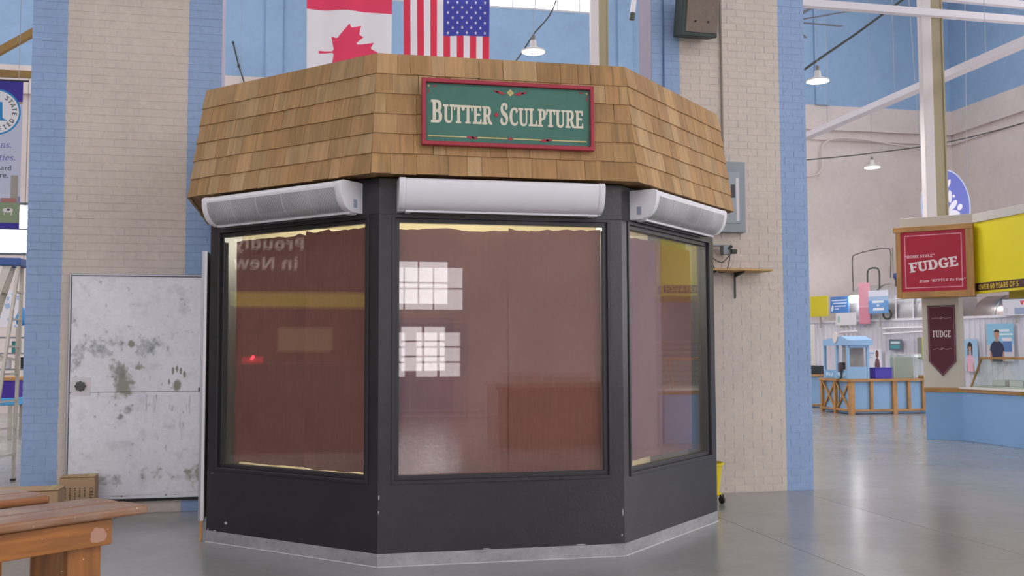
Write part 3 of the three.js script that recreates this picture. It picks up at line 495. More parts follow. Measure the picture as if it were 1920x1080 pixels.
function plankTable(label, pos, turn, L) { // right near corner of the top at the origin, the table runs along -x, back along -z
  const t = thing('plank_table', label, 'table', pos, turn, 'stained plank tables'), h = 0.75, th = 0.042, pw = 0.212;
  for (let k = 0; k < 2; k++) part('plank', uvm(rspan(-L, k ? -0.012 : 0, h - th, h, -(k + 1) * pw - k * 0.004, -k * pw - k * 0.004, 0.014), 1, rnd(), rnd()), M.stain_top, t);
  for (const z of [-0.03, -0.40]) part('apron', uvm(rspan(-L + 0.24, -0.165, h - th - 0.118, h - th - 0.004, z - 0.036, z, 0.004), 1, rnd(), rnd()), M.stain, t);
  for (const x of [-0.335, -L + 0.3]) for (const z of [-0.067, -0.361]) part('leg', uvm(rspan(x - 0.018, x + 0.14, 0, h - th - 0.006, z - 0.036, z, 0.004), 1, rnd(), rnd(), true), M.stain, t);
  for (const x of [-0.24, -L + 0.36]) part('cross_rail', uvm(rspan(x - 0.018, x + 0.018, h - th - 0.13, h - th - 0.012, -0.36, -0.07, 0.004)), M.stain, t);
  { const r = mulberry(17), pts = []; for (let i = 0; i < 16; i++) { const a = i / 16 * 6.283, q = 0.75 + 0.35 * r(); pts.push([-0.232 + Math.cos(a) * 0.042 * q, h - th - 0.068 + Math.sin(a) * 0.04 * q]); } part('worn_patch', prism(pts, 0.0006).translate(0, 0, -0.03), mat(0xb48a76, 0.8), t, 'pale scuffed patch'); }
  return t;
}
const tableTurn = Math.atan2(0.451, 0.522);
plankTable('orange stained plank table with worn top, nearest at the lower left', [-2.072, 0, 1.962], tableTurn, 1.9);
plankTable('orange stained plank table standing behind the nearest plank table', [-2.6, 0, 1.53], tableTurn - 0.12, 1.8);

/* ------------------------------------------------------------------ right pier: shelf, breaker panel, wiring, bucket, loudspeaker */
{
  const b = thing('breaker_panel', 'grey steel breaker panel on the right brick pier', 'electrical panel', [2.72, 2.69, PZ + 0.002]);
  part('cabinet', rspan(0, 0.4, 0, 0.74, 0, 0.095, 0.006), M.grey_steel, b);
  part('door', rspan(0.06, 0.335, 0.09, 0.63, 0.095, 0.103, 0.02), M.grey_door, b);
  part('index_card', rspan(0.29, 0.322, 0.115, 0.57, 0.103, 0.105, 0.001), mat(0xd8d5da, 0.6), b, 'white index strip');
  part('warning_label', rspan(0.235, 0.28, 0.36, 0.5, 0.103, 0.105, 0.001), mat(0x45454c, 0.6), b, 'dark printed label');
  part('door_latch', rspan(0.07, 0.09, 0.33, 0.39, 0.103, 0.115, 0.003), M.rubber, b);
  const c = thing('wall_conduit', 'thin painted conduit running up the right pier above the breaker panel', 'conduit');
  part('pipe', rod([2.912, 3.43, PZ + 0.018], [2.904, 10, PZ + 0.018], 0.012), mat(0x8f877b, 0.5), c);
  part('connector', rod([2.912, 3.42, PZ + 0.018], [2.912, 3.47, PZ + 0.018], 0.02), M.grey_steel, c);
  const c2 = thing('blue_conduit', 'thin dark blue conduit on the blue edge of the right pier', 'conduit');
  part('pipe', rod([2.272, 2.7, PZ + 0.012], [2.268, 10, PZ + 0.012], 0.0085), mat(0x4c6f9c, 0.5), c2);
  const s = thing('wall_shelf', 'small plywood shelf on black brackets beside the booth', 'shelf', [2.66, 2.275, PZ + 0.003]);
  part('board', rspan(0, 0.66, 0, 0.018, 0, 0.29, 0.003), M.plywood, s);
  for (const x of [0.06, 0.37]) part('bracket', [prism([[0, 0], [0.02, 0], [0.02, -0.25], [0, -0.27]], 0.012).rotateY(-Math.PI / 2).translate(x, 0, 0), prism([[0, 0], [0.24, 0], [0.23, -0.016], [0.02, -0.05], [0, -0.05]], 0.012).rotateY(-Math.PI / 2).translate(x, 0, 0)], M.dark_metal, s);
  const v = thing('cooler_control_box', 'small control box with hanging loops of cable beside the right air curtain', 'control box', [2.8, 2.43, PZ + 0.003]);
  part('box', rbox(0.1, 0.1, 0.09, 0.008, 0.09, 0.07, 0.1), M.grey_steel, v); part('valve', [rod([0.12, 0.05, 0.16], [0.175, 0.052, 0.16], 0.025, 14), rod([0.1, 0.08, 0.15], [0.13, 0.11, 0.16], 0.015, 10)], mat(0x37463f, 0.5), v);
  part('bracket', rspan(-0.12, 0.09, 0.11, 0.125, 0.06, 0.12, 0.003), M.grey_steel, v);
  part('cable', tube([[-0.12, 0.11, 0.1], [-0.06, -0.02, 0.12], [0.03, -0.06, 0.13], [0.1, 0.0, 0.13], [0.13, 0.05, 0.14]], 0.005), M.cord, v);
  part('cable', tube([[-0.12, 0.09, 0.1], [-0.1, 0, 0.12], [-0.03, -0.15, 0.13], [0.06, -0.16, 0.13], [0.11, -0.04, 0.13], [0.11, 0.04, 0.14]], 0.005), M.cord, v);
  part('lead', tube([[0.16, 0.04, 0.15], [0.15, -0.05, 0.14], [0.12, -0.12, 0.12], [0.1, -0.14, 0.12]], 0.003), mat(0xcfcac6, 0.5), v);
  const k = thing('mop_bucket', 'yellow mop bucket on black casters half hidden behind the booth', 'bucket', [2.4, 0, -2.22], 0.3);
  const rim = [[0.125, 0.07], [0.13, 0.075], [0.165, 0.36], [0.182, 0.365], [0.184, 0.385], [0.172, 0.39], [0.158, 0.372], [0.12, 0.09], [0.0, 0.085]];
  part('tub', toCreasedNormals(lathe(rim, 28).scale(1.15, 1, 0.8), 0.6), M.yellow_plastic, k);
  part('bumper', lathe([[0.135, 0.085], [0.152, 0.085], [0.152, 0.1], [0.137, 0.1]], 28).scale(1.15, 1, 0.8), M.yellow_plastic, k);
  part('spout', rbox(0.06, 0.03, 0.1, 0.01, -0.12, 0.4, 0.02), M.yellow_plastic, k);
  for (const [x, z] of [[0.14, 0.08], [0.14, -0.08], [-0.14, 0.08], [-0.14, -0.08]]) { const w = part('caster', rod([x - 0.011, 0.035, z], [x + 0.011, 0.035, z], 0.035, 18), M.rubber, k); part('fork', [rspan(x - 0.018, x - 0.013, 0.03, 0.085, z - 0.012, z + 0.012, 0.002), rspan(x + 0.013, x + 0.018, 0.03, 0.085, z - 0.012, z + 0.012, 0.002)], M.dark_metal, w); }
  const sp = thing('wall_loudspeaker', 'dark loudspeaker with a brown cloth front tilted down high on the right pier', 'loudspeaker', [2.552, 4.91, -2.62], 0.03);
  const tl = (g) => g.rotateX(0.2);
  part('cabinet', tl(rbox(0.4, 0.44, 0.22, 0.012)), mat(0x36433f, 0.6), sp); part('grille_cloth', tl(rbox(0.35, 0.4, 0.02, 0.008, 0.018, 0.02, 0.113)), mat(0xffffff, 0.9, { map: tint(126, 114, 104, 0.15, 256, 10) }), sp);
  for (const x of [-0.06, 0.08]) part('screw', tl(new THREE.SphereGeometry(0.01, 10, 6).translate(x, -0.07, 0.134)), M.rubber, sp);
  part('wall_bracket', [rod([0, 0, -0.1], [0, -0.02, -0.226], 0.02), rbox(0.12, 0.16, 0.012, 0.003, 0, -0.02, -0.219)], M.dark_metal, sp);
}

/* ------------------------------------------------------------------ flags */
function flag(name, label, tex, x0, x1, yTop, h, z, seed) {
  const w = x1 - x0, t = thing(name, label, 'flag', [x0 + w / 2, yTop, z], 0, null), g = new THREE.PlaneGeometry(w, h, 36, 30), p = g.attributes.position, q = noiser(seed);
  for (let i = 0; i < p.count; i++) { const u = p.getX(i) / w + 0.5, v = 0.5 - p.getY(i) / h; p.setXYZ(i, p.getX(i) * (1 - 0.03 * v), p.getY(i) - h / 2 - 0.012 * Math.sin(u * 7 + seed), 0.025 * Math.sin(u * 14 + seed + v * 1.2) * (0.4 + v) + 0.05 * (q(u, v, 3, 2, 3) - 0.5)); }
  g.computeVertexNormals();
  part('cloth', g, new THREE.MeshPhysicalMaterial({ map: tex, roughness: 0.95, side: THREE.DoubleSide, transmission: 0.42, thickness: 0 }), t);
  part('hanging_rod', rod([-w / 2 - 0.05, 0.01, 0], [w / 2 + 0.05, 0.01, 0], 0.014), M.alu, t);
  part('hanging_cord', [rod([-w / 2, 0.01, 0], [-w / 2, CEIL - yTop, 0], 0.004, 6), rod([w / 2, 0.01, 0], [w / 2, CEIL - yTop, 0], 0.004, 6)], M.wire, t);
  return t;
}
{
  const [c, x] = canvas(512, 1024); x.fillStyle = '#f8f4f7'; x.fillRect(0, 0, 512, 1024); x.fillStyle = '#f2476c'; x.fillRect(0, 0, 512, 256); x.fillRect(0, 768, 512, 256);
  const hp = [[-90, 2030], [-45, 1167], [-156, 1069], [-1015, 1220], [-899, 900], [-919, 827], [-1860, 65], [-1648, -34], [-1614, -113], [-1800, -685], [-1258, -570], [-1185, -608], [-1080, -855], [-657, -401], [-546, -458], [-750, -1510], [-423, -1321], [-332, -1348], [0, -2000]];
  const all = [...hp, ...hp.slice(0, -1).reverse().map(([a, b]) => [-a, b])];
  x.save(); x.translate(262, 512); x.rotate(Math.PI / 2); x.scale(0.094, 0.094); x.beginPath(); all.forEach(([a, b], i) => (i ? x.lineTo(a, b) : x.moveTo(a, b))); x.closePath(); x.fill(); x.restore();
  const zf = -7.4, sc = (6.9293 - zf) / (6.9293 + 9), px = (v) => -1.3663 + (v + 1.3663) * sc, py = (v) => 1.45 + (v - 1.45) * sc;
  flag('canadian_flag', 'red and white flag with maple leaf hung sideways behind the booth roof', ctex(c), px(-1.4), px(-0.045), py(6.9) + 0.62, 2.44, zf, 1.3);
  const [d, y] = canvas(832, 1024); y.fillStyle = '#f8f4f7'; y.fillRect(0, 0, 832, 1024); y.fillStyle = '#ee3c58'; for (let k = 0; k < 13; k += 2) y.fillRect(k * 64, 0, 65, 1024);
  y.fillStyle = '#4a4fb0'; y.fillRect(384, 0, 448, 410);
  y.fillStyle = '#efebee'; const star = (cx, cy, r) => { y.beginPath(); for (let i = 0; i < 10; i++) { const a = i * Math.PI / 5 - Math.PI / 2, q = i % 2 ? r * 0.42 : r; y.lineTo(cx + q * Math.cos(a), cy + q * Math.sin(a)); } y.fill(); };
  for (let row = 0; row < 11; row++) { const n = row % 2 ? 4 : 5; for (let i = 0; i < n; i++) star(384 + (row % 2 ? 90 : 45) + i * 90, 22 + row * 36.5, 15); }
  flag('american_flag', 'stars and stripes flag hung sideways behind the booth roof', ctex(d), px(0.135), px(1.555), py(6.62) + 0.86, 2.14, zf, 4.1);
}

/* ------------------------------------------------------------------ steel frame: columns, beams, conduits, fans, pendant lamps */
function hColumn(label, pos, y0, w) {
  const t = thing('steel_column', label, 'column', pos);
  part('web', span(0.0, w * 0.5, y0, CEIL, -w * 0.2, w * 0.08), M.steel_tan, t, 'tan painted side of the column');
  part('flange', rspan(-w * 0.42, 0.0, y0, CEIL, -w * 0.14, w * 0.14, 0.01), M.steel_white, t, 'white painted flange'); part('cover_strip', rspan(w * 0.44, w * 0.52, y0, CEIL, -w * 0.2, w * 0.12, 0.008), M.steel_tan, t);
  return t;
}
hColumn('white and tan steel column rising from the fudge stand', [9.3, 0, -8.5], 3.5, 0.46);
hColumn('white and tan steel column behind the booth roof', [5.27, 0, -15.2], 0, 0.46);
function ceilingBeam(label, a, b, w, h, m, hangers = []) { const t = thing('ceiling_beam', label, 'beam'); part('beam', bar(a, b, w, h), m, t); for (const [x, y, z] of hangers) { part('hanger_rod', rod([x, y, z], [x, CEIL, z], 0.005, 6), M.wire, t); } return t; }
ceilingBeam('white horizontal tie beam crossing behind the fudge stand column', [4.4, 7.37, -8.42], [XR, 7.3, -8.42], 0.12, 0.13, M.beam_white);
ceilingBeam('short upper white tie beam at the top right corner', [9.5, 7.68, -8.5], [XR, 7.52, -8.5], 0.12, 0.11, M.beam_white);
ceilingBeam('long white cable tray sloping up across the upper right', [9.95, 6.42, -18], [9.95, 6.42, 4], 0.22, 0.12, M.beam_white, [[9.95, 6.42, -13.2], [9.95, 6.42, -10.6], [9.95, 6.42, -7.9]]);
ceilingBeam('tan sloping roof brace at the upper left', [-7.4, 6.35, -12], [-4.9, 8.05, -12], 0.12, 0.12, M.beam_tan);
ceilingBeam('tan horizontal roof tie at the upper left', [-9, 6.45, -12.2], [-4.2, 6.48, -12.2], 0.12, 0.1, M.beam_tan);
function pendant(x, y, z, label, visible = true) {
  const t = thing('pendant_lamp', label, 'lamp', [x, y, z], 0, 'round pendant lamps');
  part('shade', lathe([[0.03, 0.2], [0.05, 0.19], [0.055, 0.1], [0.09, 0.07], [0.2, 0.025], [0.205, 0.0], [0.19, 0.0]], 36), mat(0xd9d6d3, 0.4, { side: THREE.DoubleSide }), t);
  part('light_disc', lathe([[0.0, -0.012], [0.13, -0.008], [0.19, 0.004]], 36), M.lamp_glow, t);
  part('neck', rod([0, 0.18, 0], [0, 0.28, 0], 0.03), mat(0x7f7b74, 0.5), t);
  part('hanging_cord', rod([0, 0.28, 0], [0, CEIL - y, 0], 0.004, 6), M.wire, t);
  const l = new THREE.SpotLight(new THREE.Color(1, 0.985, 0.96), LAMP_CANDELA, 0, Math.PI / 2.15, 0.6); l.position.set(x, y - 0.03, z); l.target.position.set(x, 0, z); l.castShadow = true; l.shadow.radius = 8; scene.add(l, l.target);
}
pendant(2.29, 6.42, -9, 'lit pendant lamp hanging beside the stars and stripes flag');
pendant(7.42, 6.19, -9, 'lit pendant lamp beside the blue edge of the right pier');
pendant(12.74, 6.12, -16, 'small far pendant lamp in front of the cream far wall');
pendant(2.29, 6.2, -16, 'pendant lamp hidden behind the booth sign'); pendant(7.42, 6.2, -16, 'pendant lamp hidden behind the right pier'); pendant(-2.84, 6.0, -16, 'pendant lamp hidden behind the left slope of the booth roof'); pendant(-7.97, 6.2, -9, 'pendant lamp beyond the left pier, out of view'); pendant(-7.97, 6.2, -16, 'pendant lamp by the far left window, out of view'); pendant(12.55, 6.2, -2, 'pendant lamp right of the entrance aisle'); pendant(7.42, 6.2, 5, 'pendant lamp to the right behind the viewer'); pendant(2.29, 6.2, 10.5, 'pendant lamp behind the viewer'); pendant(-7.97, 6.2, -1, 'pendant lamp over the left stall'); pendant(-3.2, 6.2, 8, 'pendant lamp left behind the viewer');
function conduitRun(label, pts, r, m = M.cord) { const t = thing('electrical_conduit', label, 'conduit'); if (pts[0][2] < ZF + 0.3) for (const e of [pts[1], pts[2]]) part('wall_clip', box(0.06, 0.05, e[2] - ZF - 0.002, e[0], e[1], (e[2] + ZF) / 2 + 0.001), m, t); part('pipe', tube(pts, r, 60, 7), m, t); const [a, b] = [pts[0], pts[pts.length - 1]]; for (const e of [a, b]) part('end_fitting', new THREE.SphereGeometry(r * 1.8, 10, 8).translate(...e), m, t); return t; }
conduitRun('slack dark cable hanging at the pendant lamp by the flags', [[1.7, 5.9, -9.3], [2.1, 6.4, -9.3], [2.35, 6.8, -9.3], [2.75, 7.4, -9.3], [2.8, CEIL, -9.3]], 0.012);
conduitRun('dark conduit climbing from the pendant lamp beside the right pier', [[7.05, 6.3, -9.05], [7.5, 6.62, -9.05], [8.2, 7.1, -9.05], [9.6, 8.1, -9.05], [12, 9.6, -9.05]], 0.022);
conduitRun('thin grey conduit leading to the small far pendant lamp', [[10.4, 6.2, -16.05], [12.74, 6.5, -16.05], [15.5, 7.0, -16.0], [XR - 0.32, 7.6, -13], [XR - 0.32, 8.1, -8]], 0.015);
conduitRun('grey conduit along the cream far wall at the upper right', [[11.4, 6.6, ZF + 0.16], [13.4, 6.7, ZF + 0.16], [13.6, 7.6, ZF + 0.16], [17.2, 7.5, ZF + 0.16]], 0.03, M.far_cream);
conduitRun('loose dark wire in front of the blue far wall by the left pier', [[-3.3, 9.6, ZF + 0.14], [-3.15, 9.0, ZF + 0.14], [-2.9, 8.2, ZF + 0.14], [-2.8, 7.6, ZF + 0.14]], 0.02);
{
  const ceilingFan = (label, x, y, z, a0, n) => { const t = thing('ceiling_fan', label, 'fan', [x, y, z]); part('motor', lathe([[0, -0.1], [0.12, -0.09], [0.15, 0], [0.1, 0.09], [0, 0.1]], 24), M.dark_metal, t); part('down_rod', rod([0, 0.08, 0], [0, CEIL - y, 0], 0.015), M.dark_metal, t); for (let k = 0; k < n; k++) { const a = a0 + k * 6.2832 / n; part('blade', rbox(0.95, 0.012, 0.13, 0.004, 0.62, 0, 0).rotateX(0.2).rotateY(a), mat(0x7d8791, 0.5), t); } };
  ceilingFan('grey ceiling fan partly hidden behind the right pier', 7.2, 7.45, -9.6, 0.05, 8);
  ceilingFan('grey ceiling fan at the upper left corner', -4.95, 6.3, -6.8, 0.35, 5);
}
for (const [a, y0, y1] of [[1.2, 9.2, 12]]) { const t = thing('hanging_tube_light', 'slim white tube hanging in front of the far wall', 'tube light'); part('tube', rod([6.05, 9.35, -15], [6.4, 12, -15], 0.06), M.beam_white, t); part('cap', rod([6.03, 9.2, -15], [6.05, 9.36, -15], 0.065), M.dark_metal, t); }

/* ------------------------------------------------------------------ far left: banner, ladder, stall goods */
{
  const [c, x] = canvas(512, 1536); x.fillStyle = '#cdd0e6'; x.fillRect(0, 0, 512, 1536); x.fillStyle = '#3f359b'; x.fillRect(0, 0, 512, 150); x.fillRect(0, 1476, 512, 60); x.fillStyle = '#b98f5c'; x.fillRect(0, 222, 512, 14);
  x.fillStyle = '#3f359b'; x.fillRect(0, 120, 512, 98);
  x.fillStyle = '#f2f2f6'; x.strokeStyle = '#2f8fd0'; x.lineWidth = 18; x.beginPath(); x.arc(256, 330, 232, 0, 6.3); x.fill(); x.stroke();
  const arc = (s, r, a0, a1, flip) => { x.fillStyle = '#4c545c'; x.font = 'bold 64px sans-serif'; x.textAlign = 'center'; [...s].forEach((q, i) => { const a = a0 + (a1 - a0) * i / (s.length - 1); x.save(); x.translate(256 + r * Math.sin(a), 330 - r * Math.cos(a)); x.rotate(flip ? a + Math.PI : a); x.fillText(q, 0, flip ? 22 : 22); x.restore(); }); };
  arc('NEW YORK STATE', 180, -1.65, 1.65, false); arc('CERTIFIED', 182, 4.2, 2.08, true); x.fillStyle = '#2f8fd0'; x.beginPath(); x.moveTo(130, 390); x.lineTo(190, 300); x.lineTo(240, 225); x.lineTo(320, 225); x.lineTo(325, 390); x.lineTo(370, 420); x.lineTo(300, 420); x.lineTo(260, 380); x.closePath(); x.fill();
  x.textAlign = 'right'; x.font = 'italic 84px serif'; x.fillStyle = '#5a62b8'; x.fillText('regulations.', 420, 700); x.fillText('communities.', 460, 830); x.font = 'bold 68px sans-serif'; x.fillStyle = '#5a5f72'; x.fillText('standard', 425, 935); x.fillText('agriculture.', 400, 1010);
  x.fillStyle = '#8f95c0'; x.beginPath(); x.moveTo(0, 1260); x.lineTo(150, 1180); x.lineTo(300, 1240); x.lineTo(512, 1200); x.lineTo(512, 1300); x.lineTo(0, 1300); x.fill();
  x.fillStyle = '#a8a49a'; x.fillRect(420, 985, 70, 260); x.fillStyle = '#b07a74'; x.fillRect(330, 1220, 150, 60); x.fillStyle = '#8f9f80'; x.fillRect(0, 1265, 512, 211); const r = mulberry(5); for (let i = 0; i < 400; i++) { x.globalAlpha = 0.3; x.fillStyle = r() < 0.5 ? '#7f906c' : '#a3b08e'; x.fillRect(r() * 512, 1270 + r() * 200, 30, 5); } x.globalAlpha = 1; x.fillStyle = '#e9e4e2'; x.beginPath(); x.ellipse(400, 1345, 50, 24, 0, 0, 6.3); x.fill(); x.fillRect(365, 1350, 9, 46); x.fillRect(430, 1350, 9, 46); x.fillStyle = '#3c3a3a'; x.beginPath(); x.ellipse(405, 1340, 16, 12, 0, 0, 6.3); x.fill();
  const b = thing('hanging_banner', 'tall lavender banner with round STATE CERTIFIED seal at the left edge', 'banner', [-5.335, 3.07, -7]);
  part('print', planeUV(flat(rbox(0.65, 1.94, 0.006, 0.002, 0, 0.97, 0)), -0.325, 0.325, 0, 1.94), mat(0xffffff, 0.7, { map: ctex(c) }), b);
  part('top_rod', rod([-0.38, 1.945, 0], [0.39, 1.945, 0], 0.012), M.dark_metal, b); part('hanging_wire', [rod([-0.3, 1.95, 0], [-0.3, 10, 0], 0.004, 6), rod([0.27, 1.95, 0], [0.27, 10, 0], 0.004, 6)], M.wire, b);
}
{
  const l = thing('step_ladder', 'aluminium step ladder with a blue top beside the left pier', 'ladder', [-4.7, 0, -5.4]);
  const top = 2.46, L = { c: [[0.06, 0, -0.22], [0.14, top, -0.05]], b: [[-0.08, 0, 0.3], [0.17, top, 0.2]], a: [[-0.74, 0, 0.3], [0.06, top, 0.2]], d: [[-0.7, 0, -0.25], [0.03, top, -0.05]] };
  const along = ([p, q], f) => p.map((v, i) => v + (q[i] - v) * f);
  part('rear_rail', bar(...L.c, 0.03, 0.05), M.alu, l); part('rear_rail', bar(...L.b, 0.03, 0.05), M.alu, l); part('front_rail', bar(...L.a, 0.085, 0.03), M.alu, l); part('front_rail', bar(...L.d, 0.085, 0.03), M.alu, l);
  for (let k = 1; k <= 7; k++) { const f = k / 8; part('rear_brace', bar(along(L.c, f), along(L.b, f), 0.035, 0.02), M.alu, l); part('step', bar(along(L.a, f), along(L.d, f), 0.09, 0.025), M.alu, l); }
  part('spreader', bar(along(L.a, 0.6), along(L.b, 0.56), 0.03, 0.012), M.alu, l); part('spreader', bar(along(L.d, 0.6), along(L.c, 0.56), 0.03, 0.012), M.alu, l);
  part('top_cap', rspan(-0.03, 0.2, top - 0.02, top + 0.07, -0.12, 0.26, 0.012), mat(0x3f62a8, 0.5), l, 'blue moulded ladder top');
  for (const q of Object.values(L)) part('rubber_foot', rbox(0.05, 0.03, 0.06, 0.006, q[0][0], 0.015, q[0][2]), M.rubber, l);
}
{
  const t = thing('draped_stall_table', 'far stall table with purple drape and cyan fringe behind the ladder', 'table', [-7.0, 0, -12]);
  part('table_top', rspan(-1.2, 0.82, 1.0, 1.06, -0.5, 0.4, 0.01), M.pine, t); part('drape', rspan(-1.18, 0.8, 0.7, 1.0, -0.48, 0.38, 0.02), mat(0x4a2f9a, 0.8), t); part('fringe', rspan(-1.19, 0.81, 0.58, 0.71, -0.49, 0.39, 0.02), mat(0x55a8dc, 0.8), t);
  for (const [x, z] of [[-1.1, 0.3], [0.7, 0.3], [-1.1, -0.4], [0.7, -0.4]]) part('leg', rspan(x - 0.03, x + 0.03, 0, 0.6, z - 0.03, z + 0.03, 0.004), M.alu, t);
  const p = thing('spotted_poster', 'white poster with blue spots behind the ladder', 'poster', [-6.75, 1.95, -12.9]);
  const [c, x] = canvas(256, 256); x.fillStyle = '#e9e8f2'; x.fillRect(0, 0, 256, 256); x.fillStyle = '#a3c1e4'; const r = mulberry(8); for (let i = 0; i < 26; i++) { x.beginPath(); x.ellipse(r() * 256, r() * 256, 8 + 9 * r(), 8 + 8 * r(), 0, 0, 6.3); x.fill(); }
  part('board', planeUV(flat(rbox(0.62, 0.66, 0.03, 0.004, 0, 0.33, 0)), -0.31, 0.31, 0, 0.66), mat(0xffffff, 0.6, { map: ctex(c) }), p); part('stand_leg', [rod([-0.2, 0, -0.03], [-0.2, -1.95, -0.03], 0.02), rod([0.2, 0, -0.03], [0.2, -1.95, -0.03], 0.02)], M.alu, p);
  const b = thing('blue_balloon_bag', 'bright blue bag hanging behind the ladder', 'bag', [-6.28, 1.95, -12.2]); part('bag_body', lathe([[0, 0], [0.09, 0.03], [0.11, 0.14], [0.06, 0.27], [0.025, 0.32], [0, 0.33]], 18), mat(0x3f8fd6, 0.5), b); part('string', rod([0, 0.32, 0], [0, 4.5, 0], 0.004, 6), M.cord, b);
  const s = thing('white_goods_shelf', 'grey metal shelf rack with goods behind the ladder', 'shelf', [-6.95, 0, -13.4]);
  for (const y of [1.15, 1.45, 1.75]) part('shelf_board', rspan(-0.8, 0.62, y, y + 0.03, -0.25, 0.05, 0.004), M.grey_steel, s); for (const x of [-0.78, 0.58]) part('upright', rspan(x, x + 0.04, 0, 1.9, -0.25, -0.2, 0.004), M.grey_steel, s);
  const g = ['white', 'teal', 'black', 'grey'].map((n, i) => { const o = thing('goods_carton', `small ${n} carton on the grey shelf rack behind the ladder`, 'carton', [-6.86 + 0.16 * i, 1.181 + (i % 2) * 0.3, -13.5]); part('carton_body', rbox(0.13, 0.2, 0.14, 0.006, 0, 0.1, 0), mat([0xd9d6da, 0x3e9a9a, 0x2b2b2e, 0x9b9a98][i], 0.6), o); part('carton_lid', rbox(0.134, 0.03, 0.144, 0.006, 0, 0.2, 0), mat([0xc9c6ca, 0x2e8484, 0x1d1d20, 0x8b8a88][i], 0.6), o); return o; });
}

